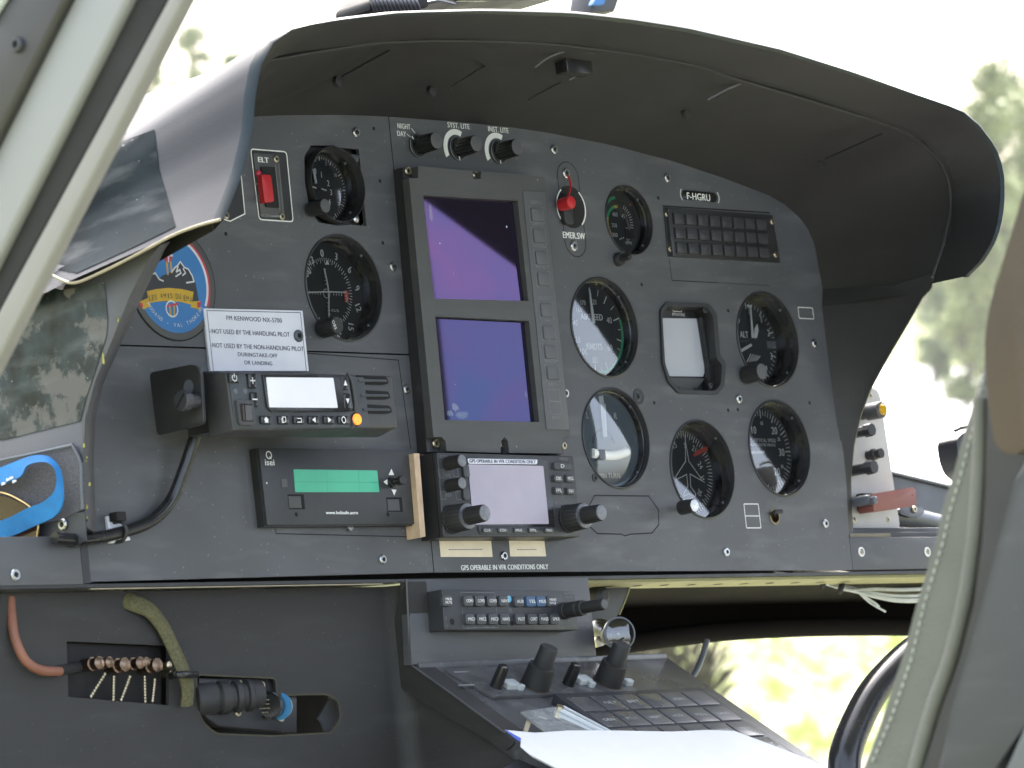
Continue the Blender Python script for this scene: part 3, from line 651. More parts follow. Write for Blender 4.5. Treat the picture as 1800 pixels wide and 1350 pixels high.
g = G(); q = PF.at(1057, 799, n + 4); g.box(q[0] - 3.6, q[0] + 4, q[1] - 4, q[1] + 4, n, n + 5.3, 1); part('slip_ball', g, 'slate', t)
# altimeter
t, g, c, n = gauge('alt', 'altimeter', 'altimeter with white hands and the letters ALT, right of the blank square instrument'); d = n + .1
for i in range(50): g.tick(c[0], c[1], i * 7.2, 31.2 if i % 5 else 29.5, 34.2, .5 if i % 5 else 1, d)
for s, x, y in [('0', 1318, 548), ('1', 1338, 561), ('2', 1351, 585), ('3', 1356, 626), ('9', 1298, 563), ('4', 1347, 647)]: T(g, s, x, y, 12 if s != '4' else 9, d, bold=.15)
T(g, 'ALT', 1308, 588, 11, d, w=14, bold=.2); part('numerals', g, 'white', t)
g = G(); T(g, '100 FT', 1308, 600, 4, d, w=12); T(g, 'MB', 1352, 602, 5, d, w=8); g.box(*[PF.at(1350, 608, d)[0] - 1, PF.at(1350, 608, d)[0] + 11], PF.at(1350, 606, d)[1] - 3, PF.at(1350, 606, d)[1] + 3, d - .2, d); T(g, '1003', 1358, 603, 5, d + .2, w=12); part('small_print', g, 'dim', t)
needle(t, [(1312, 536), (1322, 536), (1318, 547)], n + 1.5, name='marker'); needle(t, [(1318, 540), (1320, 540), (1325, 594), (1321, 594)], n + 3)
needle(t, [(1325, 592), (1326, 578), (1331, 569), (1333, 580), (1331, 592), (1328, 596)], n + 2.5); needle(t, [(1299, 616), (1320, 604), (1322, 608), (1302, 620)], n + 2)
g = G()
for i in range(5): g.line(PF.pts([(1313 + i * 4, 636 - i * .5), (1320 + i * 4, 622 + i)], d), .9, d)
part('hatched_flag', g, 'white', t)
knob(t, 1311, 659, 2, 7.5, 17, shaft=(3, 4), name='setting_knob')
# vertical speed
t, g, c, n = gauge('vsi', 'vertical_speed_indicator', 'vertical speed gauge near the lower right corner of the panel', face='dial', tilt=(0, 0), conv=1.0); d = n + .1
for i in range(60):
    a = i * 6; g.tick(c[0], c[1], a, 30 if i % 5 else 28, 34.5, .5 if i % 5 else .9, d)
for s, x, y, h in [('10', 1325, 756, 13), ('20', 1361, 757, 13), ('30', 1374, 795, 13), ('20', 1366, 829, 13), ('15', 1339, 744, 6), ('25', 1369, 772, 6), ('25', 1375, 820, 6), ('10', 1330, 848, 12)]: T(g, s, x, y, h, d, bold=.15)
T(g, 'VERTICAL SPEED', 1344, 774, 6, d, w=40); T(g, 'HUNDREDS PER MINUTE', 1341, 782, 5, d, w=44); T(g, 'UP', 1319, 772, 4, d); part('numerals', g, 'white', t)
needle(t, [(1310, 793), (1343, 793), (1343, 797), (1310, 798)], n + 3)
# compass
t, g, c, n = gauge('hdg', 'heading_indicator', 'compass gauge with an aeroplane outline and a red marker, lowest in the panel', tilt=(0, -.13)); d = n + .1
for i in range(72): g.tick(c[0], c[1], i * 5, 30.2 if i % 2 else 28.5, 34.2, .55, d)
for s, x, y, ro in [('15', 1186, 783, 20), ('S', 1204, 783, 0), ('21', 1220, 789, -30), ('24', 1231, 818, -60), ('W', 1235, 842, -90), ('30', 1230, 866, -120), ('N', 1200, 882, 180), ('33', 1217, 879, -150)]: T(g, s, x, y, 10, d, rot=ro)
part('numerals', g, 'white', t)
g = G(); AP = [(1205, 777), (1211, 811), (1232, 840), (1232, 844), (1213, 833), (1214, 855), (1223, 868), (1222, 873), (1212, 868), (1202, 872), (1202, 867), (1209, 855), (1207, 834), (1189, 843), (1188, 837), (1205, 811)]
g.line(PF.pts(AP, n + 1), .75, n + 1, True); g.line(PF.pts([(1204, 765), (1205, 778)], n + 1), .7, n + 1); part('aircraft_outline', g, 'white', t)
g = G(); g.line(PF.pts([(1220, 800), (1243, 790)], n + 1.5), 2.3, n + 1.5); g.line(PF.pts([(1222, 795), (1242, 786)], n + 1.2), 1.4, n + 1.2); part('heading_bug', g, 'redp', t)
g = G(); q = PF.at(1197, 893, 3); g.lathe(*q, [(2.6, -2), (2.6, 12)], 16); part('shaft', g, 'steel', t)
knob(t, 1197, 893, 12, 5.8, 14, name='setting_knob', top='steel')
# engine/rotor speed
t, g, c, n = gauge('nr', 'rotor_speed_gauge', 'small rotor speed gauge with green and yellow arcs beside the red switch', conv=.8); d = n + .1
for i in range(16): g.tick(c[0], c[1], 30 + i * 8, 13.5, 17, .5, d)
for s, x, y in [('400', 1081, 377), ('450', 1097, 380), ('350', 1080, 396), ('300', 1081, 413)]: T(g, s, x, y, 7, d, w=9)
T(g, 'NR', 1103, 402, 5, d); T(g, 'RPM', 1105, 427, 5, d, w=10)
for k in range(3): g.disc(*PF.at(1090 + k * 3, 420 - k, d), .6, d)
part('numerals', g, 'white', t)
g = G(); cc = (c[0] - .5, c[1] - 1); g.arc(*cc, -70, -15, 13, 15.4, d); g.arc(c[0] + 1, c[1], -60, -8, 19.5, 22, d); part('green_arc', g, 'grn', t)
g = G(); g.arc(*cc, -125, -70, 13, 15.4, d); g.arc(*cc, -15, -2, 13, 15.4, d); part('yellow_arc', g, 'yel', t)
g = G(); g.arc(*cc, -135, -125, 13, 15.4, d); g.arc(*cc, -2, 4, 13, 15.4, d); g.disc(*PF.at(1108, 360, d), .9, d); part('red_marks', g, 'orp', t)
g = G(); q = PF.at(1103, 411, d); g.box(q[0] - 3, q[0] + 8, q[1] - 4, q[1] + 4, d - .1, d + .15); part('counter', g, 'seam', t)
needle(t, [(1097, 372), (1098, 372), (1108, 404), (1106, 404)], n + 2, 'dim')
g = G(); q = PF.at(1092, 455, 4); g.lathe(*q, [(5.5, -2), (5.5, 3), (4.6, 4.5), (2.4, 4.6), (2.2, 13), (1.4, 14)], 24); part('adjuster', g, 'rubber', t)
g = G(); g.tube([hp(1092, 455, 4), hp(1104, 449, 4)], 3.4, 10); part('adjuster_arm', g, 'rubber', t)
# course deviation indicator
t, g, c, n = gauge('obs', 'course_deviation_indicator', 'navigation gauge with numbered compass card, crossed white needles and small red flag', conv=1.0, tilt=(.03, 0))
d = n + .1
for i in range(72): g.tick(c[0], c[1], i * 5, 24 if i % 2 else 22.3, 26, .5, d)
for s, x, y, ro in [('0', 566, 445, 0), ('3', 591, 451, -15), ('6', 615, 474, -45), ('9', 628, 507, -70), ('12', 630, 541, -95), ('15', 617, 575, -130), ('18', 594, 589, -160), ('33', 546, 458, 20), ('30', 541, 478, 50)]: T(g, s, x, y, 13, d, rot=ro * .75, bold=.15)
g.prism(PF.pts([(571, 465), (575, 457), (579, 465)], d), d - .1, d + .15)
for k in range(5):
    for s_ in (-1, 1):
        q = PF.at(575, 516, d); g.tick(q[0] + s_ * (7 + k * 2.8), q[1], 0, -1, 1, .5, d); g.tick(q[0], q[1] + s_ * (7 + k * 2.8), 90, -1, 1, .5, d)
g.line(circ(PF.at(574, 516, d), 3.4, 24), .5, d, True); T(g, 'GS', 589, 546, 4, d, w=14)
part('numerals', g, 'white', t)
g = G(); g.tube([hp(570, 472, n + 2), hp(577, 510, n + 2), hp(578, 556, n + 2)], .55, 6); g.tube([hp(540, 514, n + 2.4), hp(575, 513, n + 2.4), hp(606, 514, n + 2.4)], .55, 6); part('crossed_needles', g, 'white', t)
g = G(); g.prism(PF.pts([(604, 511), (612, 511), (613, 531), (606, 531)], n + 1), n + .6, n + 1.2); fl = part('flag', g, 'redp', t)
g = G(); T(g, 'NAV', 609, 521, 6, n + 1.4, w=14, rot=90); part('flag_lettering', g, 'white', fl)
o = knob(t, 567, 578, 2, 7, 15, name='course_knob', top='rubber', shaft=(3, 4)); g = G(); q = PF.at(567, 578, 2)
T(g, 'OBS', 588, 571, 6, 17.7, w=11, rot=-70); part('lettering', g, 'white', o)
# clock
t, g, c, n = gauge('clk', 'panel_clock', 'small panel clock in a square cutout, top left of the panel', lip=5, conv=.8); d = n + .1
for i in range(60): g.tick(c[0], c[1], i * 6, 22.6 if i % 5 else 21.6, 24.2, .45 if i % 5 else .9, d)
for s, x, y in [('0', 554, 301), ('1', 565, 307), ('2', 577, 322), ('3', 582, 338), ('4', 579, 355), ('11', 541, 304)]: T(g, s, x, y, 10, d, bold=.1)
for s, x, y in [('60', 553, 281), ('5', 573, 288), ('10', 590, 308), ('15', 598, 334), ('20', 596, 358)]: T(g, s, x, y, 6, d)
part('numerals', g, 'white', t)
needle(t, [(549, 297), (553, 297), (557, 322), (554, 323)], n + 1.4, 'ewhite'); needle(t, [(538, 323), (556, 330), (556, 332), (538, 325)], n + 1.8); needle(t, [(564, 331), (574, 334), (573, 336), (565, 333)], n + 1.2)
knob(t, 548, 368, 3, 5.8, 14, name='winding_knob', shaft=(3, 4))
g = G(); plate(g, [(c[0] - 29, c[1] - 30), (c[0] + 31, c[1] - 30), (c[0] + 31, c[1] + 30), (c[0] - 29, c[1] + 30)], [circ(c, 27.6)], -9, -7); fl = part('flange', g, 'black', t)
for sx, sz in ((24, 23), (24, -23)): g = G(); g.lathe(c[0] + sx, c[1] + sz, [(3.2, -7), (3.2, -3), (2.4, -2.5)], 16); part('flange_screw', g, 'steel', t)
g = G(); g.tube([hp(617, 277, -2), hp(630, 280, 2)], 3, 10); part('lug', g, 'slate', t)

# blank square standby instrument
c = att_c; t = thing('standby_instrument', 'square instrument with a blank pale grey screen in the middle of the right plate', 'instrument', (c[0], c[1], 0))
g = G(); inn = rpoly(P_([(1161, 553), (1172, 538), (1240, 541), (1250, 556), (1256, 630), (1266, 642), (1264, 676), (1254, 688), (1192, 686), (1176, 668), (1166, 640)]), 3)
plate(g, att_out, [inn], -14, 2.0); part('rim', g, 'black', t)
g = G(); g.prism(att_out, -17, -13.5); fc = part('face', g, 'black', t)
F8 = -9; sc = P_([(1157, 560), (1222, 561), (1232, 570), (1243, 640), (1240, 648), (1236, 661), (1166, 661)]); sc = PF.pts([(1154, 559), (1224, 560), (1231, 566), (1243, 640), (1236, 662), (1166, 661)], -11)
g = G(); g.prism(sc, -13.4, -11); part('blank_screen', g, 'lcda', t)
g = G(); g.prism(PF.pts([(1166, 663), (1240, 665), (1228, 680), (1212, 690), (1195, 690), (1178, 680)], -11), -13.4, -11, .4); lo = part('lower_plate', g, 'du', t)
g = G(); T(g, 'PITCH SYNC', 1193, 553, 5, -13, w=22); g.line(PF.pts([(1182, 540), (1183, 547), (1198, 548), (1198, 540)], -13), .5, -13); part('lettering', g, 'white', t)
for x, y, nn in [(1194, 684, -11), (1222, 685, -11), (1250, 677, 2), (1240, 545, 2)]: screw(t, x, y, 2.4, nn, m='black', h=.8)
g = G(); g.prism(rpoly(PF.pts([(1229, 556), (1236, 562), (1252, 648), (1250, 690), (1243, 692), (1243, 645)], -8), 1), -13, -6, .6); part('side_rail', g, 'blackgl', t)

# ================================================================ tall display unit
t = thing('display_unit', 'tall grey box with two dark purple screens, one above the other', 'display', (-60, -110, 0))
nf = 17
TL, TR, BR, BL = [PF.at(x, y, nf) for x, y in ((719, 291), (956, 311), (1003, 797), (762, 792))]
body = [(TL[0], TL[1]), (TR[0], TR[1]), (BR[0], BR[1]), (BL[0], BL[1])]
def cutr(px, r0): 
    return PF.pts(px, nf)
notch = PF.pts([(719, 291)], nf)
ot = PF.pts([(734, 292), (735, 312), (719, 314)][::1], nf)
outl = PF.pts([(735, 292), (831, 300), (832, 314), (845, 315), (846, 301), (957, 311), (1003, 768), (990, 770), (988, 797), (895, 796), (893, 775), (887, 768), (881, 775), (880, 796), (785, 793), (783, 775), (776, 768), (762, 768), (719, 313), (735, 313)], nf)
w1 = PF.pts([(744, 343), (911, 354), (934, 530), (764, 526)], nf); w2 = PF.pts([(765, 556), (930, 564), (949, 743), (782, 738)], nf)
w1 = PF.pts([(744, 343), (910, 353), (929, 529), (763, 525)], nf); w2 = PF.pts([(765, 556), (930, 564), (948, 742), (782, 738)], nf)
g = G(); plate(g, outl, [w1, w2], nf - 7, nf); part('bezel', g, 'du', t)
allb = [TL, TR, BR, BL]; g = G(); g.prism([(TL[0] + .3, TL[1]), (TR[0] - .3, TR[1]), (BR[0] - .3, BR[1]), (BL[0] + .3, BL[1])], 0.2, nf - 7); part('housing', g, 'black', t)
for w_, m_ in ((w1, 'scr1'), (w2, 'scr2')):
    g = G(); cx = sum(p[0] for p in w_) / 4; cy = sum(p[1] for p in w_) / 4
    dl = .011 if m_ == 'scr1' else 0
    g = G(Fr((cx, cy, 0), (1, 0, 0), (0, 1, -dl))); g.prism([((p[0] - cx) * .985, (p[1] - cy) * .985) for p in w_], nf - 7, nf - 4.5); sc_ = part('screen', g, m_, t)
    for bx, by, w2_, h2_ in ([(904, 514, 7, 6), (757, 375, 4, 16), (895, 520, 14, 3)] if m_ == 'scr1' else [(800, 716, 8, 7), (812, 730, 18, 6), (924, 694, 3, 5), (790, 726, 8, 5)]):
        a, b = PF.at(bx, by, nf - 4.4); rr_ = random.Random(bx); q = G(); q.poly([(a + w2_ * .45 * (1 + rr_.uniform(-.3, .3)) * math.cos(i * .524), b + h2_ * .45 * (1 + rr_.uniform(-.3, .3)) * math.sin(i * .524)) for i in range(12)], nf - 4.4 + bx * .0001); part('smudge', q, 'smudge', sc_)
g = G(); st = PF.pts([(918, 336), (957, 338), (1000, 756), (960, 755)], nf); g.prism(st, nf - .5, nf + .8, -.3); ks = part('key_strip', g, 'strip', t)
keys = [(943, 378, 'OFF1'), (947, 415, 'OFF2'), (951, 454, 'SCROLL'), (955, 491, 'RESET'), (960, 546, 'SELECT'), (964, 585, '-'), (967, 619, '+'), (971, 656, 'ENTER')]
gl_ = G(); gt_ = G()
for x, y, s in keys:
    a, b = PF.at(x, y, nf + .8); g = G(); g.prism(rrect(a - 6.6, a + 6.6, b - 5, b + 5, 1.2, 3), nf + .5, nf + 2.0, -.4); part('key', g, 'strip', ks)
    for sx in (-1, 1): gl_.line([(a + sx * 6.4, b + 6.4), (a + sx * 8.2, b + 6.4), (a + sx * 8.2, b - 6.4), (a + sx * 6.4, b - 6.4)], .35, nf + 1)
    T(gt_, s, x - 2, y - 22, 6, nf + 1, w=5 + 3.2 * len(s))
T(gt_, 'BRT+', 973, 676, 6, nf + 1, w=17); T(gt_, 'BRT-', 979, 734, 6, nf + 1, w=17)
q = PF.pts([(964, 684), (983, 685), (988, 728), (968, 728)], nf + 1); gl_.line(q, .35, nf + 1, True); gl_.line(PF.pts([(966, 705), (985, 706)], nf + 1), .6, nf + 1.1)
part('key_outlines', gl_, 'dim', ks); part('lettering', gt_, 'dim', ks)
for x, y, r in [(719, 300, 3.6), (768, 779, 3.8), (885, 781, 3), (838, 308, 3.2), (993, 783, 3)]: screw(t, x, y, r, nf - 6.8, m='brass', h=1.5)
for x, y in ((945, 316), (908, 785)):
    g = G(); g.disc(*PF.at(x, y, nf + .1), .9, nf + .1, 12); part('fleck', g, 'dim', t)

# ================================================================ rotary knobs above the display
def rot_knob(px, py, name, label, arc=True, skirt=9.2):
    c = PF.at(px, py, 1); t = thing(name, label, 'knob', (c[0], c[1], 0), 'light control knobs above the display')
    g = G(); g.lathe(*c, [(skirt, .2), (skirt, 1.6), (skirt * .93, 2.4), (skirt * .5, 2.6)], 40); sk = part('skirt', g, 'black', t)
    g = G(); g.lathe(*c, [(skirt * 1.02, 1.3), (skirt * 1.02, 1.6), (skirt * .98, 1.8)], 40, cap=False); part('skirt_edge', g, 'dim', sk)
    g = G(); g.lathe(*c, [(7.4, 2.4), (7.2, 8), (6.7, 20)], 32, .09, 1); k = part('grip', g, 'blackgl', t)
    g = G(); g.lathe(*c, [(6.3, 19.8), (6.2, 20.4), (5.5, 20.6)], 28); part('cap', g, 'knobtop', k)
    if arc: g = G(); g.arc(*c, -120, 28, skirt + 1.8, skirt + 6.2, .25); part('scale_arc', g, 'white', t)
    g = G(); a = PF.at(px, py, 2.6); g.tick(a[0], a[1], {0: -42}.get(0) if not arc else 175, 6.6, 9, 1, 2.7); part('index_mark', g, 'white', k)
rot_knob(735, 256, 'selector_knob', 'black knob beside the words NIGHT and DAY', False)
rot_knob(805, 261, 'dimmer_knob', 'black knob with white arc under the words SYST. LITE')
rot_knob(877, 267, 'dimmer_knob', 'black knob with white arc under the words INST. LITE')

# emergency switch
c = PF.at(1003, 362); t = thing('emergency_switch', 'red guarded switch over the words EMER.SW', 'switch', (c[0], c[1], 0))
g = G(); g.lathe(*PF.at(1003, 364), [(17, .1), (17, .6), (3, .6)], 40); b_ = part('switch_well', g, 'flat', t)
g = G(); q = PF.at(1004, 365, .9); g.arc(*q, -135, -35, 16.4, 17.6, .9); g.arc(*q, 40, 140, 16.4, 17.6, .9); part('white_marks', g, 'white', b_)
g = G(); q = PF.at(990, 366, 3); g.prism(rrect(q[0] - 2, q[0] + 10, q[1] - 13, q[1] + 11, 4), .6, 5, 1.4); part('switch_base', g, 'black', t)
g = G(); q = PF.at(986, 360, 3); g.lathe(*q, [(5, 3), (5.2, 6), (5.4, 12), (5.0, 14), (3.4, 14.5)], 32); part('red_knob', g, 'red', t)
g = G(); g.tube([hp(998, 308, 3), hp(1003, 325, 6), hp(999, 345, 9), hp(990, 356, 8)], .8, 6); part('red_wire', g, 'red', t)
screw(t, 997, 304, 4, 0); screw(t, 1011, 432, 4, 0)

# ELT panel
c = PF.at(478, 325); t = thing('beacon_switch_panel', 'small ELT switch panel with a pale outline and red rocker', 'switch panel', (c[0], c[1], 0))
q = PF.pts([(440, 262), (503, 267), (515, 390), (455, 386)], .2); g = G(); g.prism(rpoly(q, 3), .05, .35); part('backplate', g, 'black', t)
g = G(); g.line(rpoly([(p[0], p[1]) for p in q], 3), .9, .5, True); part('outline', g, 'white', t)
g = G(); g.prism(rpoly(PF.pts([(444, 269), (489, 272), (500, 384), (458, 381)], .6), 1), .3, 1.2, -.3); pl = part('faceplate', g, 'du', t)
q_ = G(); T(q_, 'ELT', 463, 281, 9, 1.4, w=18, bold=.3); part('lettering', q_, 'white', pl); g = G(); T(g, 'RC200', 467, 379, 5, 1.4, w=17); g.line(PF.pts([(477, 380), (490, 380)], 1.4), 1.1, 1.4)
g.line(PF.pts([(449, 323), (457, 323)], 1.4), 1, 1.4); T(g, 'ARM', 453, 324, 4, 1.5, w=9); T(g, 'TEST', 454, 345, 4, 1.4, w=9); T(g, 'OFF', 453, 352, 4, 1.4, w=8); part('lettering', g, 'dim', pl)
g = G(); T(g, 'FOR AVIATION EMERGENCY', 488, 330, 4, 1.4, w=55, rot=-90); g.line(PF.pts([(484, 288), (492, 370)], 1.3), .5, 1.3); g.line(PF.pts([(490, 288), (498, 374)], 1.3), .5, 1.3); part('side_text', g, 'dim', pl)
g = G(); g.prism(rpoly(PF.pts([(457, 293), (481, 294), (489, 366), (466, 364)], 1.3), 1), 1.2, 2.8, -.4); part('rocker_frame', g, 'flat', t)
g = G(); w_ = PF.pts([(457, 307), (474, 308), (480, 355), (463, 357)], 5); g.prism(rpoly(w_, 2), 1.5, 6.5, 1.2, P2=None); part('red_rocker', g, 'red', t)
g = G(); g.lathe(*PF.at(453, 305, 1.4), [(2.6, 1.2), (2.4, 3), (1.2, 3.8)], 16); part('red_lamp', g, 'ered', t)
for x, y in ((487, 279), (497, 380)): screw(t, x, y, 2.6, 1.2, m='brass', h=1)
# partly hidden placard left of it
q = PF.pts([(400, 300), (423, 303), (430, 376), (404, 389), (389, 384)], .2); t = thing('corner_placard', 'black cut corner plate with pale outline half hidden by the hood', 'plate', (*q[0], 0))
g = G(); g.prism(q, .05, .4); part('plate', g, 'black', t); g = G(); g.line(q, .9, .5, True); part('outline', g, 'white', t); screw(t, 399, 378, 2.6, .4, m='brass', h=.8)

# registration plate
c = PF.at(1228, 346); t = thing('registration_plate', 'black oval plate lettered F-HGRU', 'plate', (c[0], c[1], 0)); a0, b1 = PF.at(1197, 334); a1, b0 = PF.at(1260, 356)
g = G(); g.prism(rrect(a0, a1, b0, b1, 4.5, 8), .05, .9, -.3); part('plate', g, 'blackgl', t)
g = G(); T(g, 'F-HGRU', 1228, 346, 12, 1.1, w=40, bold=.15)
m_ = (b0 + b1) / 2; g.arc(a0 + 4, m_, -135, -45, 6.0, 6.9, 1); g.arc(a1 - 4, m_, 45, 135, 6.0, 6.9, 1); part('lettering', g, 'white', t)
# warning light panel
t = thing('warning_light_panel', 'unlit warning panel of dark square windows in three rows', 'warning panel', (*PF.at(1270, 410), 0))
q = PF.pts([(1167, 364), (1358, 378), (1372, 462), (1175, 451)], 1); g = G(); g.prism(rpoly(q, 1), .1, 1.0, -.3); part('frame', g, 'black', t)
A0, A1, B0, B1 = PF.at(1184, 371, 4), PF.at(1350, 384, 4), PF.at(1191, 448, 4), PF.at(1357, 457, 4)
for r in range(3):
    for k in range(8):
        u0, u1 = (k + .08) / 8, (k + .90) / 8; v0, v1 = (r + .1) / 3, (r + .84) / 3
        def bl(u, v): return tuple((A0[i] * (1 - u) + A1[i] * u) * (1 - v) + (B0[i] * (1 - u) + B1[i] * u) * v for i in (0, 1))
        g = G(); g.prism([bl(u0, v0), bl(u1, v0), bl(u1, v1), bl(u0, v1)], 1, 3.4, -.5); part('window', g, 'shell0', t)
g = G(); g.box(PF.at(1178, 400, 3)[0] - 1, PF.at(1178, 400, 3)[0] + 3.5, B0[1] - 1, A0[1] + 2, 1, 3.6, .4); part('side_rail', g, 'slate2', t)
for x, y in ((1174, 376), (1180, 437), (1359, 389), (1365, 447)): screw(t, x, y, 2.6, 1, m='brass', h=1.4)
# key switch
t = thing('key_switch', 'small key lock with a stubby lever near the lower right corner', 'switch', (*PF.at(1361, 908), 0))
g = G(); g.lathe(*PF.at(1361, 908), [(6.8, -2), (6.8, .6), (5.2, .8), (5, -6), (.1, -6)], 28, cap=False); part('barrel', g, 'brass2', t)
g = G(); g.tube([hp(1361, 906, -3), hp(1362, 900, 5), hp(1375, 899, 8)], 1.7, 10); part('lever', g, 'black', t)

# ================================================================ emblem and placard
c = PF.at(303, 497, .5); R0 = 36.3
t = thing('club_emblem', 'round club emblem of mountains under a blue sky with a gold banner', 'sticker', (c[0], c[1], 0)); g = G(); g.disc(c[0], c[1], 41, .2, 64); 
g2 = G(); g2.lathe(c[0], c[1], [(41, .05), (41, .8), (40.4, 1.0)], 64); part('blank_disc', g2, 'du', t); g.bm.free()
def E_(L): return PF.pts(L, 1.2)
def disc_part(r, n, m, nm): gg = G(); gg.disc(c[0], c[1], r, n, 72); part(nm, gg, m, t)
gg = G(); gg.lathe(c[0], c[1], [(41.3, .12), (42.2, .12)], 64, cap=False); part('ring_gap', gg, 'seam', t)
gg = G(); gg.arc(c[0], c[1], -60, 118, R0 - 1.8, R0, 1.10, 60); part('red_rim', gg, 'ered', t)
gg = G(); gg.arc(c[0], c[1], -60, 118, R0 - 3.8, R0 - 1.8, 1.10, 60); part('white_rim', gg, 'ewhite', t)
disc_part(R0 - .05, 1.05, 'skyb', 'blue_field')
gg = G(); rock = [(240, 510), (250, 497), (262, 484), (272, 480), (279, 490), (286, 484), (294, 481), (301, 478), (308, 470), (312, 466), (317, 459), (324, 469), (331, 473), (338, 484), (344, 497), (350, 530), (240, 530)]
gg.poly(E_(rock)[::-1], 1.14); part('mountains', gg, 'erock', t)
gg = G()
for L in ([(252, 498), (262, 484), (273, 480), (280, 491), (287, 494)], [(302, 478), (308, 470), (312, 467), (317, 460), (324, 470), (331, 473), (338, 485), (341, 495), (328, 497)], [(313, 468), (310, 478), (316, 474), (318, 480), (309, 486)], [(322, 472), (326, 480), (321, 484)]): gg.line(E_(L), 1.1, 1.2)
part('snow', gg, 'ewhite', t)
gg = G(); gg.prism(rpoly(E_([(289, 438), (302, 438), (303, 456), (296, 463), (288, 456)]), 1.5), 1.1, 1.2); part('red_shield', gg, 'ered', t)
gg = G(); gg.line(E_([(289, 449), (303, 449)]), 1.4, 1.3); gg.line(E_([(296, 439), (296, 460)]), 1.2, 1.3); part('white_cross', gg, 'ewhite', t)
gg = G(); gg.line(E_([(293, 461), (295, 482)]), 1.6, 1.18); gg.line(E_([(300, 461), (302, 479)]), 1.6, 1.18); gg.line(E_([(297, 424), (294, 436)]), 1.6, 1.18); part('gold_bars', gg, 'egold', t)
gg = G()
top = [(258, 512), (275, 508), (297, 506), (319, 508), (340, 513)]; bot = [(337, 536), (318, 531), (298, 529), (278, 530), (262, 533)]
gg.poly(E_(top + bot), 1.3); gg.poly(E_([(243, 531), (262, 523), (265, 538), (252, 544)]), 1.24); gg.poly(E_([(336, 530), (352, 529), (352, 545), (335, 540)]), 1.24); part('gold_banner', gg, 'egold', t)
gg = G()
for ch, x, y in [('L', 264, 524), ('E', 269, 523), ('S', 274, 522), ('A', 284, 520), ('M', 290, 520), ('I', 296, 520), ('S', 301, 520), ('D', 311, 521), ('U', 316, 521), ('E', 325, 524), ('M', 330, 525), ('A', 336, 527)]: T(gg, ch, x, y, 9, 1.4, w=4 if ch != 'I' else 1.5)
part('banner_lettering', gg, 'erock', t)
gg = G(); gg.line(circ(E_([(302, 543)])[0], 5.6, 24), 1.0, 1.3, True)
for i, ch in enumerate('MODANE - VAL THORENS'):
    if ch == ' ': continue
    a = R_(212 + i * 6.0); 
    vs_, fs_ = text_geo(ch); V_ = []; y1 = max(v[1] for v in vs_)
    for x, y in vs_:
        X_, Y_ = (x - .3) * 3.6, (y - .35) * 4.0; rr = 30.5; an = a + R_(90)
        V_.append(gg.v(c[0] + rr * math.cos(a) + X_ * math.cos(an) - Y_ * math.sin(an), c[1] + rr * math.sin(a) + X_ * math.sin(an) + Y_ * math.cos(an), 1.25))
    for f_ in fs_: gg.bm.faces.new([V_[j] for j in f_])
part('rim_lettering', gg, 'ewhite', t)
gg = G(); gg.line(E_([(298, 538), (300, 555)]), 1.2, 1.35); gg.line(E_([(306, 538), (306, 555)]), 1.2, 1.35); part('gold_lines', gg, 'egold', t)
gg = G(); gg.line(E_([(292, 539), (312, 534)]), 1.6, 1.33); gg.poly(E_([(244, 531), (250, 533), (252, 541), (246, 539)]), 1.3); gg.poly(E_([(346, 532), (353, 530), (352, 540), (347, 541)]), 1.3); part('red_ribbon', gg, 'ered', t)

t = thing('radio_placard', 'white engraved placard forbidding radio use by the handling pilot', 'placard', (*PF.at(450, 590), 0))
q = [PF.at(358, 542, 2), PF.at(532, 546, 2), PF.at(543, 652, 2), PF.at(370, 652, 2)]; g = G(); g.prism(q, .1, 2, -.2); part('plate', g, 'label', t)
g = G(); cx = sum(p[0] for p in q) / 4; cy = sum(p[1] for p in q) / 4; g.line([(cx + (p[0] - cx) * .945, cy + (p[1] - cy) * .93 - (2 if i > 1 else 0)) for i, p in enumerate(q)], .5, 2.2, True); part('border', g, 'ink', t)
g = G()
for s, x, y, w_, h in [('FM KENWOOD NX-5700', 447, 561, 97, 8), ('-NOT USED BY THE HANDLING PILOT', 440, 585, 139, 8), ('-NOT USED BY THE NON-HANDLING PILOT', 453, 610, 163, 8), ('DURINGTAKE-OFF', 453, 624, 69, 7), ('OR LANDING', 454, 638, 49, 7)]: T(g, s, x, y, h, 2.2, w=w_, bold=.06)
part('lettering', g, 'ink', t); screw(t, 527, 590, 4.6, 2, m='slate', h=1.8)

# ================================================================ two-way radio on its bracket
nf = 72
t = thing('mobile_radio', 'dark grey two way radio with a pale screen and orange key, on a black bracket', 'radio', (*PF.at(500, 700, 40), 40))
F = PF.pts([(399, 652), (660, 657), (690, 664), (700, 700), (700, 752), (640, 756), (411, 757), (404, 735)], nf)
Bk = PF.pts([(356, 650), (399, 646), (690, 655), (700, 745), (690, 770), (420, 772), (362, 765), (355, 700)], 44)
fo = rpoly([F[0], F[1], F[2], F[4], F[6]], 3)
fa, fb = PF.at(398, 652, nf); 
P1 = [PF.at(397, 655, nf), PF.at(690, 661, nf), PF.at(700, 752, nf), PF.at(411, 757, nf)]
P0_ = [PF.at(355, 652, 46), PF.at(655, 660, 46), PF.at(664, 770, 46), PF.at(366, 770, 46)]
g = G(); g.prism(P0_, 46, nf, 2.2, 3, P2=P1); part('housing', g, 'radio', t)
g = G(); g.prism([PF.at(330, 660, 30), PF.at(600, 668, 30), PF.at(608, 765, 30), PF.at(345, 765, 30)], 22, 46); part('body', g, 'black', t)
def rp(px, n0, n1, m, nm, par=t, r=1.5, bev=-.5): 
    gg = G(); gg.prism(rpoly(PF.pts(px, n1), r), n0, n1, bev); return part(nm, gg, m, par)
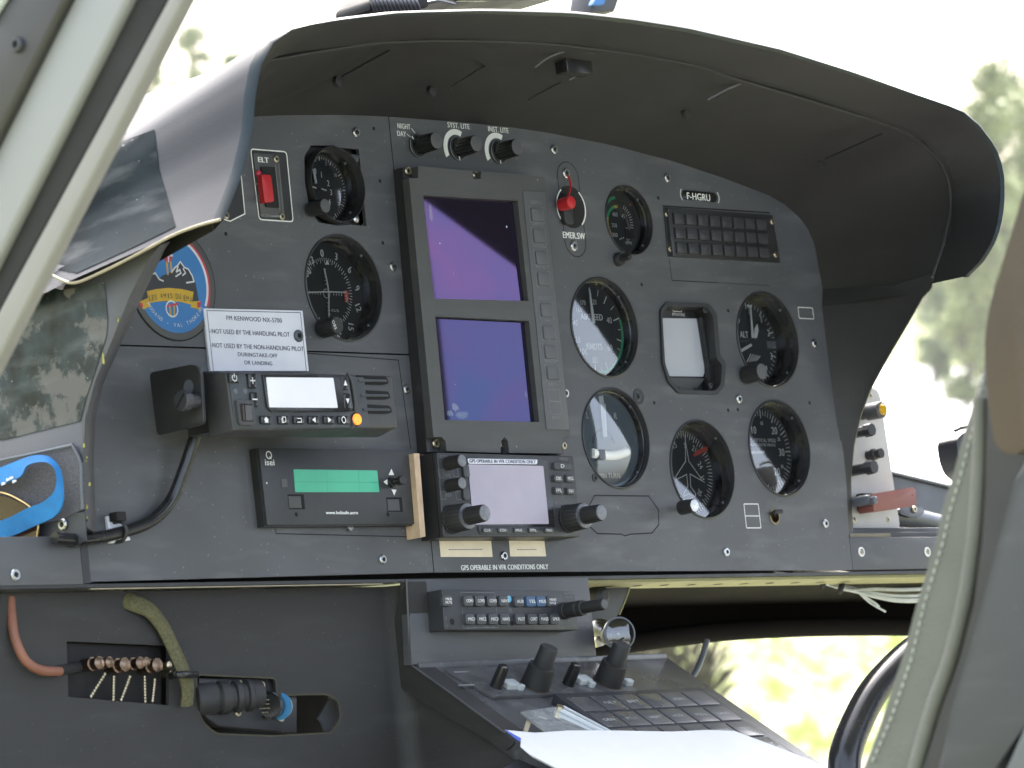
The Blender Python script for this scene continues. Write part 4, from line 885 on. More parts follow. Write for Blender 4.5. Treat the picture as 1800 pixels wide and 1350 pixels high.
fp = rp([(402, 659), (640, 663), (650, 752), (414, 753)], nf - 1, nf + .8, 'radioface', 'faceplate')
sf = rp([(462, 658), (612, 660), (622, 718), (612, 724), (478, 724), (470, 716)], nf, nf + 2.2, 'blackgl', 'screen_frame', fp)
rp([(468, 663), (586, 664), (594, 717), (474, 716)], nf + 1.5, nf + 2.6, 'lcdw', 'screen', fp, .8, -.2)
gl_ = G()
kz = nf + 3.4
def key(px, py, w_, h_, sym, nm='key', rot=0):
    a, b = PF.at(px, py, nf + 2.6); k = PF.at(px + w_ / 2, py, nf + 2.6)[0] - a; j = PF.at(px, py - h_ / 2, nf + 2.6)[1] - b
    gg = G(); gg.prism(rrect(a - k, a + k, b - j, b + j, 1.2, 3), nf + .4, nf + 2.6, -.7); o = part(nm, gg, 'blackgl', fp); z = nf + 2.75; q = G()
    if sym == 'power': q.arc(a, b, 40, 320, 1.9, 2.5, z); q.line([(a, b + .3), (a, b + 2.8)], .6, z)
    elif sym == '+': q.line([(a - 2.2, b), (a + 2.2, b)], .7, z); q.line([(a, b - 2), (a, b + 2)], .7, z)
    elif sym == '-': q.line([(a - 2.2, b), (a + 2.2, b)], .8, z)
    elif sym == 'up': q.poly([(a - 1.8, b - 1.8), (a + 1.8, b - 1.8), (a, b + 2)], z)
    elif sym == 'dn': q.poly([(a - 1.8, b + 1.8), (a, b - 2), (a + 1.8, b + 1.8)], z)
    elif sym == 'lt': q.poly([(a + 1.5, b - 2), (a + 1.5, b + 2), (a - 2, b)], z)
    elif sym == 'rt': q.poly([(a - 1.5, b - 2), (a + 2, b), (a - 1.5, b + 2)], z)
    elif sym == 'home': q.poly([(a - 2.4, b), (a, b + 2.2), (a + 2.4, b)], z); q.poly([(a - 1.7, b - 2), (a + 1.7, b - 2), (a + 1.7, b), (a - 1.7, b)], z + .05)
    elif sym == 'page': q.line([(a - 1.2, b + 2), (a + 1.8, b + 2), (a + 1.8, b - 1), (a - 1.2, b - 2), (a - 1.2, b + 2)], .6, z); q.line([(a - 2, b + 1), (a - 2, b - 2)], .5, z)
    elif sym == 'back': q.line([(a - 2, b + 1), (a + 2, b + 1), (a + 2, b - 1.6), (a - 2, b - 1.6)], .6, z)
    elif sym == 'o': q.line(circ((a, b), 1.9, 20, 1.15), .7, z, True)
    part('symbol', q, 'white', o)
key(412, 664, 17, 18, 'power'); key(444, 669, 14, 27, '+'); key(448, 702, 12, 26, '-'); key(607, 673, 13, 26, 'up'); key(611, 705, 13, 28, 'dn')
for x, s_ in ((468, 'home'), (499, 'page'), (526, 'back'), (552, 'lt'), (579, 'rt'), (604, 'o')): key(x, 738, 18, 15, s_)
for x, y in ((414, 688), (431, 688)):
    g = G(); g.lathe(*PF.at(x, y, nf + .9), [(2, nf + .8), (1.8, nf + 1.1)], 14); part('indicator', g, 'slate', fp)
q = rp([(416, 703), (446, 704), (450, 744), (446, 748), (422, 747)], nf, nf + 3, 'radio', 'socket_frame', fp, 2)
rp([(421, 709), (443, 710), (446, 741), (425, 741)], nf + 2.6, nf + 3.1, 'seam', 'socket_opening', q, 1, 0)
rp([(431, 712), (443, 713), (445, 739), (433, 739)], nf + 3.0, nf + 3.3, 'knobtop', 'socket_insert', q, .5, 0); rp([(426, 712), (429, 712), (431, 739), (428, 739)], nf + 3.0, nf + 3.3, 'brown', 'contacts', q, .3, 0)
g = G(); g.lathe(*PF.at(628, 737, nf + 2), [(5.2, nf), (5, nf + 1.4), (4.4, nf + 1.6)], 24); o = part('key_ring', g, 'blackgl', t); g = G(); g.lathe(*PF.at(628, 737, nf + 2), [(4.2, nf + 1.2), (3.9, nf + 2.6), (2, nf + 3.2)], 24); part('orange_key', g, 'orange', t)
g = G(); g.tube([hp(611, 655, nf), hp(619, 672, nf + 2), hp(624, 700, nf + 2.5), hp(625, 722, nf + 2)], 1.4, 10); g.tube([hp(618, 752, nf), hp(622, 745, nf + 2)], 1.4, 8); part('curved_rib', g, 'radio', t)
for i, y in enumerate((668, 694, 719)):
    rp([(625 + i * 4, y - 9), (680 + i * 3, y - 6), (684 + i * 3, y + 6), (672 + i * 3, y + 9), (632 + i * 3, y + 8)], nf - .5, nf + .35, 'seam', 'speaker_slot', t, 2, 0)
    rp([(630 + i * 4, y - 2), (679 + i * 3, y - 1), (681 + i * 3, y + 3), (632 + i * 4, y + 3)], nf, nf + 1.4, 'radioface', 'speaker_louvre', t, .6, -.3)
ua = PF.at(262, 690, 4)[0]
# bracket and hand screw
BF = SF(-395)
g = G(BF); g.prism(rpoly(BF.pts([(262, 655), (340, 640), (352, 652), (358, 745), (276, 766)]), 4), -3, 0, .8); br = part('bracket', g, 'black', t)
g = G(BF); c = BF.at(330, 680, 1); g.disc(*c, 5, .3, 20); part('bracket_hole', g, 'slate', br)
g = G(BF); c = BF.at(345, 705, 0); g.lathe(*c, [(5, 0), (5, 8), (7.5, 9), (7.5, 14), (6.5, 15)], 24, .05, 1); ks = part('hand_screw', g, 'slate2', br)
g = G(BF); c2 = BF.at(345, 705, 0); g.line([(c2[0] - 4, c2[1] - 4), (c2[0] + 4, c2[1] + 4)], 2, 15.2); part('slot', g, 'seam', ks)

t = solo('radio_cable', G().tube([hp(366, 730, 24), hp(345, 762, 20), hp(325, 820, 14), hp(300, 880, 8), hp(262, 918, 6), hp(205, 938, 7), hp(150, 948, 9), hp(96, 946, 10)], 4.3, 14), 'cable', 'shiny black cable curving down from the radio to the shelf corner', 'cable')
t = thing('cable_tie_mount', 'white adhesive mount with black tie holding the cable', 'cable tie', (*PF.at(205, 930), 0)); g = G(); q = PF.pts([(184, 908), (205, 906), (226, 950), (190, 956)], .5); g.prism(q, .1, 3, .6); part('pad', g, 'label', t)
g = G(); c = PF.at(212, 934, 8); g.tube([(c[0] - 1, c[1] + 7, 2), (c[0], c[1] + 6, 10), (c[0] + 1, c[1], 13), (c[0] + 1, c[1] - 6, 9), (c[0], c[1] - 7, 2)], 1.4, 8); tt = part('strap', g, 'black', t)
g = G(); c = PF.at(208, 908, 8); g.box(c[0] - 5, c[0] + 4, c[1] - 3.4, c[1] + 3, 4, 12, .8); part('tie_head', g, 'flat', t)

# ================================================================ green LCD recorder box
nb = 9
t = thing('recorder_box', 'flat black box with a green display and the word isei', 'recorder', (*PF.at(590, 855), 0))
q = PF.pts([(455, 787), (720, 791), (735, 921), (470, 923)], nb); g = G(); g.prism(q, .2, nb, .5); part('housing', g, 'du2', t)
g = G(); g.prism([(q[0][0] - 1.2, q[0][1] - .5), (q[1][0] - 1, q[1][1] - .5), (q[2][0] - 1, q[2][1] - 1), (q[3][0] - 1.2, q[3][1] - 1)], .1, nb - 2); part('back_case', g, 'black', t)
g = G(); g.prism(rpoly(PF.pts([(516, 825), (663, 827), (667, 865), (519, 865)], nb + .4), .8), nb, nb + .4); sc = part('display', g, 'lcdg', t)
g = G(); g.line(PF.pts([(573, 826), (576, 865)], nb + .5), .3, nb + .5); g.line(PF.pts([(630, 827), (632, 865)], nb + .5), .3, nb + .5); g.line(PF.pts([(518, 847), (665, 848)], nb + .5), .4, nb + .5); part('display_lines', g, 'grnd', sc)
g = G(); T(g, 'isei', 474, 813, 10, nb + .3, w=16, bold=.15); g.line(circ(PF.at(472, 800, nb), 2.6, 16), .7, nb + .3, True); g.line(PF.pts([(474, 803), (477, 806)], nb + .3), .7, nb + .3)
T(g, 'www.helisafe.aero', 601, 901, 6, nb + .3, w=56, bold=.2)
for L in ([(688, 824), (693, 835), (683, 835)], [(693, 871), (697, 861), (688, 860)], [(674, 847), (681, 842), (681, 853)]): g.poly(PF.pts(L, nb + .3), nb + .3)
g.disc(*PF.at(469, 849, nb + .3), .7, nb + .3, 10); part('lettering', g, 'white', t)
for x, y in ((500, 849),): a, b = PF.at(x, y, nb + .3); g = G(); g.box(a - 3, a + 3, b - 3, b + 3, nb, nb + .4); part('sensor_window', g, 'knobtop', t)
for x, y in ((521, 882), (694, 887)):
    a, b = PF.at(x, y, nb + .1); g = G(); g.box(a - 8, a + 8, b - 5.4, b + 5.4, nb - .2, nb + .25); o = part('button_recess', g, 'seam', t)
    g = G(); g.box(a - 8, a + 4.6, b - 4.6, b + 4.0, nb, nb + .6, -.3); part('button', g, 'du', o)
for x in (521, 682): g = G(); g.disc(*PF.at(x, 904, nb + .3), 1.5, nb + .3, 12); g.line(PF.pts([(x, 904), (x + 1, 909)], nb + .3), .6, nb + .32); part('keyhole', g, 'seam', t)
g = G(); g.lathe(*PF.at(688, 848, nb), [(4.2, nb), (4, nb + 3), (2.6, nb + 3.4), (3.6, nb + 5), (3.6, nb + 12), (3, nb + 12.6)], 24); part('joystick', g, 'blackgl', t)
g = G(); g.lathe(*PF.at(614, 926, 2), [(3, 0), (3, 3.5)], 14); part('pin', g, 'steel', t)

# tape strip and GPS
t = thing('tape_strip', 'tan wood coloured strip standing between the recorder and the satellite navigator', 'strip', (*PF.at(738, 870), 0)); g = G()
q = PF.pts([(727, 797), (737, 797), (748, 943), (739, 945)], 14); g.prism(q, .2, 14); part('strip', g, 'tan', t)
nf = 23
t = thing('satellite_navigator', 'black satellite navigator with sky glare painted lilac on its screen and two stacked knobs', 'navigator', (*PF.at(890, 870), 0))
q = [PF.at(768, 795, nf), PF.at(1008, 802, nf), PF.at(1023, 943, nf), PF.at(781, 944, nf)]
g = G(); g.prism([(q[0][0] - .2, q[0][1]), (q[1][0], q[1][1]), (q[2][0], q[2][1]), (q[3][0] - .2, q[3][1])], .2, nf - 5); part('case', g, 'black', t)
g = G(); g.prism(q, nf - 5, nf, 1.2, 3); fp = part('front', g, 'gpsf', t)
g = G(); cx = sum(p[0] for p in q) / 4; cy = sum(p[1] for p in q) / 4; g.line([(cx + (p[0] - cx) * .99, cy + (p[1] - cy) * .975) for p in q], .35, nf + .15, True); part('front_edge', g, 'knobtop', fp)
def gp(px, n0, n1, m, nm, par=None, r=1, bev=0): 
    gg = G(); gg.prism(rpoly(PF.pts(px, n1), r), n0, n1, bev); return part(nm, gg, m, par or fp)
gp([(821, 805), (962, 809), (976, 926), (835, 924)], nf, nf + .25, 'blackgl', 'screen_surround')
gp([(823, 816), (955, 819), (965, 921), (832, 922)], nf + .2, nf + .6, 'lcdp', 'screen')
gl_ = gp([(822, 806), (945, 808), (944, 816), (824, 815)], nf + .3, nf + .7, 'label', 'strip_label')
gg = G(); T(gg, 'GPS OPERABLE IN VFR CONDITION ONLY', 884, 811, 6, nf + .9, w=116, bold=.15); part('lettering', gg, 'ink', gl_)
def gkey(x, y, w_, h_, s_=None, par=None):
    par = par or fp
    gg = G(); a, b = PF.at(x, y, nf + 2); k = PF.at(x + w_ / 2, y, nf + 2)[0] - a; j = PF.at(x, y - h_ / 2, nf + 2)[1] - b
    gg.prism(rrect(a - k, a + k, b - j, b + j, min(k, j) * .5, 4), nf, nf + 2.4, -.9); o = part('key', gg, 'gkey', par)
    if s_: gg = G(); T(gg, s_, x, y, min(6, h_ * .5), nf + 2.6, w=w_ * (.62 if len(s_) > 1 else .2)); part('lettering', gg, 'white', o)
gkey(989, 819, 30, 13, 'D'); gkey(982, 841, 15, 13, 'OBS'); gkey(1003, 841, 15, 13, 'MSG'); gkey(983, 862, 15, 13, 'FPL'); gkey(1004, 863, 14, 13, 'VNAV')
bar = gp([(840, 925), (974, 926), (976, 938), (844, 939)], nf, nf + 1, 'gpsf', 'key_bar', None, 2, -.3)
for x, s_ in ((857, 'CLR'), (884, 'CDI'), (912, 'MSG'), (938, 'FPL'), (966, 'PROC')): gkey(x, 932, 17, 9, s_)
for y in (828, 868): gg = G(); a, b = PF.at(820, y, nf + 2); gg.prism(rrect(a - 3.4, a + 3.4, b - 4.6, b + 4.6, 1.6, 3), nf, nf + 2.4, -.8); part('rocker_key', gg, 'gkey', fp)
gg = G(); T(gg, 'COM', 780, 803, 5, nf + .3, w=14); T(gg, 'MENU', 991, 807, 5, nf + .3, w=14); T(gg, 'V/C', 788, 836, 6, nf + .3, w=10); T(gg, 'ID', 789, 870, 5, nf + .3, w=9); T(gg, 'PUSH', 982, 885, 4, nf + .3, w=12); T(gg, 'CRSR', 981, 891, 4, nf + .3, w=9)
for x, y in ((776, 833), (801, 831), (779, 871), (806, 871)): a, b = PF.at(x, y, nf + .3); gg.line([(a - 2.6, b - 3), (a + 2.6, b - 3), (a + 2.6, b + 3), (a - 2.6, b + 3)], .25, nf + .3, True)
part('lettering', gg, 'dim', fp)
knob(fp, 786, 815, nf, 5.2, 15, name='volume_knob', top='steelk'); knob(fp, 788, 854, nf, 4.8, 14, name='volume_knob', top='steelk')
for x, y in ((793, 913), (998, 912)):
    c = PF.at(x, y, nf); gg = G(); gg.lathe(*c, [(11, nf), (11.2, nf + 2), (10.6, nf + 2.2), (10.2, nf + 16), (9.4, nf + 17)], 48, .05, 1); o = part('large_knob', gg, 'rubber', fp)
    gg = G(); gg.lathe(*c, [(9.5, nf + 16.6), (9.5, nf + 17.6), (8.4, nf + 17.8)], 32); part('silver_ring', gg, 'steelk', o)
    gg = G(); gg.lathe(*c, [(6.9, nf + 17.4), (6.5, nf + 33), (6.1, nf + 34)], 36, .06, 1); part('small_knob', gg, 'rubber', o)
    gg = G(); gg.lathe(*c, [(5.9, nf + 33.6), (5.7, nf + 34.5), (5, nf + 34.6)], 28); part('knob_cap', gg, 'steelk', o)
g = G(); g.tube([hp(742, 798, 4), hp(752, 870, 4), hp(760, 948, 4)], .9, 6); part('copper_edge', g, 'hose', t)
for i, (L, s_) in enumerate((([(772, 946), (863, 948), (866, 979), (775, 979)], 'For emergency operation see ...'), ([(895, 950), (957, 951), (960, 978), (897, 978)], 'No ... this side'))):
    t = thing('paper_label', ['wide yellowed paper label under the satellite navigator', 'narrow yellowed paper label under the satellite navigator'][i], 'label', (*PF.at(*L[0]), 0), 'paper labels under the navigator')
    g = G(); g.prism(PF.pts(L, .4), .1, .4); part('paper', g, 'cream', t)
    g = G(); q = sum(p[0] for p in L) / 4; [g.line([(PF.at(q - [30, 18][i] + k * 5, 966, .6)[0], PF.at(q, 966, .6)[1]), (PF.at(q - [30, 18][i] + k * 5 + 3.4, 966, .6)[0], PF.at(q, 966, .6)[1])], .7, .6) for k in range([12, 7][i])]; part('print', g, 'dim', t)
g = G()

# ================================================================ centre console under the panel
t = thing('centre_console', 'dark grey centre console sloping down from the panel', 'console', (-41, -300, 0))
q = PF.pts([(717, 1019), (1034, 1015), (1050, 1166), (724, 1168)], 1.5)
g = G(); g.prism([q[0], q[1], q[2], q[3]], -7, 1.5, .8); part('front_plate', g, 'panel', t)
z0, z1 = -152, -215
CF = SF(-147)
L = [(717, 1019), (724, 1168), (800, 1223), (890, 1289), (905, 1306), (889, 1320), (800, 1268), (712, 1214), (698, 1205), (688, 1190), (686, 1170), (692, 1100), (700, 1050)]
g = G(CF); g.prism(rpoly(CF.pts(L), 3), -20, 0, 1.5, 3); part('side_flange', g, 'wall', t)
g = G(); pth = [CF.w(*CF.at(x, y), 1) for x, y in ((716, 1019), (723, 1168), (800, 1223), (890, 1289))]; g.tube([(p.x, p.y, p.z) for p in [pth[0], pth[0].lerp(pth[1], .5), pth[1]]], .8, 6); g.tube([tuple(p) for p in pth[1:]], .8, 6); part('flange_edge', g, 'knobtop', t)
KA0, KA1 = -145, 142
g = G(KF); g.prism([(KA0, 3), (KA1, 3), (KA1, -300), (KA0, -300)], -14, 0, .8); part('deck', g, 'deck', t)
g = G(); g.box(-144, 141, -218, -213, -40, 3, 1); part('ledge', g, 'deck', t)
sp_ = KF.pts([(782, 1176), (1048, 1163), (1120, 1213), (868, 1224)], 3); g = G(KF); g.prism(sp_, 0, 3, .6); sp = part('selector_plate', g, 'deck', t)
g = G(KF)
for x, y, w_ in ((810, 1181, 22), (898, 1180, 0), (820, 1204, 26), (1010, 1168, 18), (960, 1213, 14), (1075, 1205, 16)):
    if w_: a, b = KF.at(x, y, 3.1); g.box(a - w_ / 3, a + w_ / 3, b - 1, b + 1, 2.9, 3.15)
part('lettering', g, 'dim', sp)
for x, y, r, h, st in [(940, 1206, 11, 36, 1), (1068, 1200, 11, 36, 1), (872, 1207, 5, 17, 0), (999, 1203, 5, 17, 0)]:
    c = KF.at(x, y, 3); g = G(KF)
    if st: g.lathe(*c, [(r * 1.02, 3), (r, 6), (r * .93, 20), (r * .68, 20.4), (r * .64, 35), (r * .58, 36)], 48, .02, 1); 
    else: g.lathe(*c, [(r, 3), (r * .9, 3 + h * .7), (r * .8, 3 + h), (r * .5, 4 + h)], 32)
    o = part('selector_knob' if st else 'small_knob', g, 'rubber' if st else 'blackgl', sp)
    if st: g = G(KF); g.lathe(*c, [(r * 1.1, 3.05), (r * 1.1, 3.4), (r, 3.5)], 36, cap=False); part('skirt_ring', g, 'brown', o)
for x, y, w_ in [(896, 1207, 7), (1023, 1199, 7), (914, 1212, 3), (1039, 1207, 3), (1103, 1203, 4)]:
    c = KF.at(x, y, 3); g = G(KF); g.prism(rrect(c[0] - w_, c[0] + w_, c[1] - w_ * .7, c[1] + w_ * .7, 1.5, 3), 3, 7, .9); part('white_button', g, 'label2', sp)
g = G(KF)
for k in range(16):
    x = random.uniform(800, 900); y = 1195 + (x - 800) * .55 + random.uniform(-18, 6); c = KF.at(x, y, .2); g.prism([(c[0] + random.uniform(-2, 2), c[1] + random.uniform(-2, 2)) for _ in range(3)], 0, .3)
part('worn_flecks', g, 'knobtop', t)
# switch bank
sb = thing('switch_bank', 'slab of flat rectangular push switches on the console deck, half under the paper', 'switch panel', tuple(KF.w(0, -100, 0)))
cells = {}
R1 = [(1030, 1237), (1068, 1235), (1107, 1235), (1147, 1232), (1187, 1230), (1232, 1227)]
r1 = [KF.at(x, y, 9) for x, y in R1]; r2 = [KF.at(x, y, 9) for x, y in [(1067, 1265), (1107, 1265), (1147, 1260), (1187, 1258), (1227, 1255), (1272, 1253)]]
pit = (r1[5][0] - r1[0][0]) / 5; dv = r2[0][1] - r1[0][1]; x00 = r1[0][0]; y00 = (r1[0][1] + r1[5][1]) / 2
oa0, oa1 = x00 - pit * .62, x00 + pit * 5.72
g = G(KF); g.prism([(oa0, y00 + abs(dv) * .75), (oa1, y00 + abs(dv) * .75), (oa1, y00 - abs(dv) * 6.2), (oa0, y00 - abs(dv) * 6.2)], 0.2, 8, 1, 2); fr_ = part('tray', g, 'shell', sb)
names = ['', 'FUEL P', 'BATT', '', 'HORN', '', 'GEN', 'PITOT', 'HEAT', 'ACOL', 'POS L', 'LAND', '', 'WIPER', '', 'STROBE', 'DEFOG', 'TEST', '', '', 'AVION', '', '', 'EXT']
for r in range(6):
    for k in range(6):
        a = x00 + pit * k; b = y00 - abs(dv) * r; g = G(KF); w_, h_ = pit * .455, abs(dv) * .43
        g.prism(rrect(a - w_, a + w_, b - h_, b + h_, 1, 2), 8, 9.2, -.5); o = part('switch_cap', g, 'scap', sb)
        s_ = names[(r * 6 + k) % len(names)]
        if s_:
            q = G(Fr(KF.w(0, 0, 0), KF.U, KF.V)); vs_, fs_ = text_geo(s_); x1 = max(v[0] for v in vs_); V_ = [q.v(a + (x - x1 / 2) * w_ * 1.1 / x1, b - 2 + y * 5, 9.4) for x, y in vs_]
            for f_ in fs_: q.bm.faces.new([V_[j] for j in f_])
            part('lettering', q, 'label2', o)
# clear flap and papers
t = thing('clear_flap', 'clear plastic flap standing on a tan hinge post at the console edge', 'plastic flap', tuple(KF.w(*KF.at(960, 1265, 12), 12)))
g = G(KF); g.prism(KF.pts([(915, 1252), (975, 1243), (1062, 1290), (975, 1300)], 16), 15, 16.5, .4); part('sheet', g, 'plastic', t)
g = G(KF); g.tube([(*KF.at(978, 1245, 17), 17), (*KF.at(1062, 1288, 17), 17)], 2, 8); g.tube([(*KF.at(990, 1243, 14), 14), (*KF.at(1075, 1288, 14), 14)], 1.5, 8); part('edge_rod', g, 'label2', t)
g = G(KF); g.prism(KF.pts([(926, 1263), (936, 1265), (928, 1286), (920, 1284)], 14), 10, 14, .4); part('post', g, 'tan2', t)
g = G(KF); g.lathe(*KF.at(984, 1245, 18), [(3, 14), (3, 20)], 12); part('pin', g, 'brass', t)
t = thing('paper_sheets', 'stack of white paper sheets lying across the console deck', 'paper', tuple(KF.w(*KF.at(1150, 1310, 22), 22)))
PPR = [(888, 1283), (940, 1288), (1000, 1284), (1080, 1284), (1180, 1286), (1250, 1283), (1292, 1285), (1380, 1318), (1462, 1352), (1500, 1420), (1180, 1470), (1000, 1362), (930, 1325), (915, 1312), (916, 1300)]
for i, dn in enumerate((20, 22.5)):
    g = G(KF); pp = KF.pts([(x + (6 if i == 0 else 0), y + (5 if i == 0 else 0)) for x, y in PPR], dn); g.prism(pp, dn - .5, dn); part('sheet', g, 'paper', t)
g = G(KF); g.prism(KF.pts([(888, 1282), (916, 1298), (914, 1304), (893, 1288)], 23), 22.8, 23.1); part('blue_corner', g, 'blue2', t)
g = G(KF); g.prism(KF.pts([(912, 1330), (1000, 1366), (1180, 1470), (900, 1470), (880, 1350)], 8), -40, 6); solo('console_shelf', g, 'shell', 'grey box edge under the paper sheets at the console foot', 'box')

# audio panel
na = 17
t = thing('audio_panel', 'slim black audio panel with two rows of small keys and a long knob', 'audio panel', (*PF.at(890, 1075), 0))
q = PF.pts([(776, 1036), (1009, 1039), (1017, 1107), (781, 1107)], na); g = G(); g.prism(q, 1.6, na, .6); fp = part('housing', g, 'gpsf', t)
def akey(x, y, s_, w_=16, m='gkey', tm='white'):
    gg = G(); a, b = PF.at(x, y, na + 3); k = PF.at(x + w_ / 2, y, na + 3)[0] - a; j = 4.0
    gg.prism(rrect(a - k, a + k, b - j, b + j, 1.6, 4), na, na + 3, -1.1); o = part('key', gg, m, t); gg = G()
    for i, s in enumerate(s_.split('/')): T(gg, s, x + 2, y + (i - (len(s_.split('/')) - 1) / 2) * 6, 5.5 if '/' not in s_ else 4.5, na + 3.2, w=12 if '/' not in s_ else 11, bold=.05)
    part('lettering', gg, tm, o)
akey(787, 1056, 'MKR/MUTE', 17)
for x, s_ in ((824, 'COM1'), (844, 'COM2'), (865, 'COM3'), (886, 'NAV1')): akey(x, 1056, s_)
akey(913, 1057, 'AUX'); akey(934, 1057, 'TEL', m='kblue'); akey(952, 1057, 'MUS', m='kblue'); akey(970, 1057, 'MAN/SQ')
for x, s_ in ((827, 'MIC1'), (847, 'MIC2'), (868, 'MIC3'), (888, 'NAV2'), (915, 'PILOT'), (937, 'COPLT'), (956, 'PASS'), (976, 'SPKR')): akey(x, 1088, s_)
g = G(); g.disc(*PF.at(895, 1053, na + .2), 2.6, na + .2, 16); part('blue_lamp', g, 'kblue2', t); g = G(); g.disc(*PF.at(897, 1073, na + .2), 2.2, na + .2, 16); part('light_sensor', g, 'knobtop', t)
g = G(); g.disc(*PF.at(900, 1096, na + .2), 1.8, na + .2, 14); g.disc(*PF.at(795, 1093, na + .2), 2.4, na + .2, 14); part('jack_holes', g, 'seam', t)
g = G(); g.line(PF.pts([(810, 1041), (870, 1042), (876, 1103), (815, 1104)], na + .2), .3, na + .2, True); T(g, 'GARMIN', 1000, 1043, 5, na + .3, w=17); T(g, 'GMA 350', 1000, 1049, 4, na + .3, w=12); T(g, '3D AUDIO INTERCOM', 845, 1103, 3.5, na + .3, w=50)
T(g, 'VOX', 998, 1091, 4, na + .3, w=9); T(g, 'PUSH ICS', 1004, 1101, 4, na + .3, w=16); T(g, '2', 784, 1087, 6, na + .3); T(g, '1', 786, 1100, 5, na + .3); part('lettering', g, 'dim', t)
c = PF.at(991, 1074, na); g = G(); g.lathe(*c, [(6.6, na), (6.6, na + 3), (6, na + 3.4), (6, na + 20), (4.6, na + 20.6), (4.4, na + 40), (4, na + 41)], 36, .03, 1); o = part('volume_knob', g, 'rubber', t)
g = G(); g.lathe(*c, [(6.9, na + 1), (6.9, na + 1.6)], 36, cap=False); g.lathe(*c, [(6.2, na + 15), (6.2, na + 16)], 36, cap=False); part('ring', g, 'knobtop', o); g = G(); g.lathe(*c, [(3.8, na + 40.8), (3.6, na + 41.6), (3, na + 41.7)], 24); part('cap', g, 'knobtop', o)

# bracket, button and gooseneck lamp right of the console
t = thing('side_bracket', 'grey angled metal bracket with a black push button right of the console', 'bracket', (*PF.at(1070, 1060, -60), -60)); g = G(); g.prism(PF.pts([(1030, 1018), (1107, 1021), (1104, 1040), (1089, 1078), (1072, 1098), (1060, 1104), (1030, 1104)], -40), -44, -40, .6); part('plate', g, 'shell', t)
g = G(); g.lathe(*PF.at(1046, 1049, -38), [(9, -40), (9, -34), (8, -30), (4, -27)], 28); part('push_button', g, 'rubber', t)
g = G(); g.tube([hp(1107, 1024, -40), hp(1104, 1042, -40), hp(1089, 1080, -40)], .8, 6); part('edge', g, 'primer', t)
t = thing('map_lamp', 'small swivelling lamp with a round clear lens right of the console', 'lamp', (*PF.at(1070, 1115, 10), 10))
LFm = Fr(PF.w(*PF.at(1088, 1114, 20), 20), (.93, 0, .36), (0, 1, 0)); LFm = Fr(LFm.o, (.9, 0, .42), (0, 1, 0))
g = G(LFm); g.lathe(0, 0, [(7, -20), (9.5, -10), (12.5, -2), (12.5, 1.2), (11.4, 1.6)], 40, cap=False); part('reflector', g, 'rubber', t)
g = G(LFm); g.lathe(0, 0, [(13, -1.5), (13.2, 1.6), (11.8, 2.2), (11.6, 1)], 40, cap=False); part('lens_ring', g, 'slate', t)
g = G(LFm); g.lathe(0, 0, [(11.6, 1.2), (8, 2.2), (4, 2.9), (.1, 3)], 36, cap=False); part('lens', g, 'glass', t)
g = G(LFm); g.lathe(0, 0, [(3, -10), (2.4, -3), (1, -1)], 14); part('bulb', g, 'steelk', t)
g = G(); g.tube([hp(1050, 1110, -30), hp(1056, 1105, -14), hp(1070, 1112, 0)], 9, 16, r2=7); part('lamp_body', g, 'blackgl', t); g = G(); g.tube([hp(1042, 1130, -30), hp(1056, 1126, -10)], 4.4, 12); part('swivel', g, 'brass', t)

# ================================================================ footwell wall with its cutouts
NW = -18
t = thing('footwell_wall', 'dark fabric textured wall below the instrument panel with two cutouts', 'wall', (-350, -400, NW))
h1 = PF.pts([(117, 1127), (297, 1135), (297, 1240), (120, 1225)], NW)
h2 = rpoly(PF.pts([(345, 1186), (485, 1192), (486, 1222), (575, 1220), (595, 1232), (599, 1262), (583, 1288), (480, 1294), (380, 1290), (358, 1272), (346, 1245)], NW), 4)
g = G(); plate(g, [(-900, -154), (-156, -154), (-156, -620), (-900, -620)], [h1, h2], NW - 3, NW); part('flat_panel', g, 'wall', t)
UNF = Fr((0, 0, 0), (1, 0, 0), (0, 0, 1))      # a = u, b = n, normal = -z
path = [(-156, NW)] + [(-156 + 14 * math.sin(R_(a)), NW + 14 - 14 * math.cos(R_(a))) for a in range(8, 89, 8)] + [(-142, -2), (-142, 0), (-142, 100), (-142, 420)]
g = G(UNF); outer = path + [(a + 3, b - 2) for a, b in path[::-1]]; 
prev = None
for a, b in path:
    zt = 154 if b < -5 else 226 + .7 * (b + 8); cur = [g.v(a, b, zt + (max(620, zt + 80) - zt) * k) for k in (0, .33, .66, 1)]
    if prev:
        for i in range(3): g.bm.faces.new((prev[i], prev[i + 1], cur[i + 1], cur[i]))
    prev = cur
part('curved_side', g, 'wall', t, smooth=80)
g = G(); g.box(-620, -158, -420, -156, NW - 66, NW - 60); g.box(-620, -158, -158, -156, NW - 60, NW - 4); part('recess_back', g, 'flat', t)
g = G(); g.line(h2 + [h2[0]], 1.2, NW + .1); part('cutout_edge', g, 'khaki', t)
t = thing('connector_row', 'dark recess with a row of copper capped connectors on bead chains', 'connectors', (*PF.at(220, 1180, NW - 8), NW - 8))
g = G(); g.prism([(a, b) for a, b in h1], NW - 14, NW - 8); part('mounting_plate', g, 'flat', t)
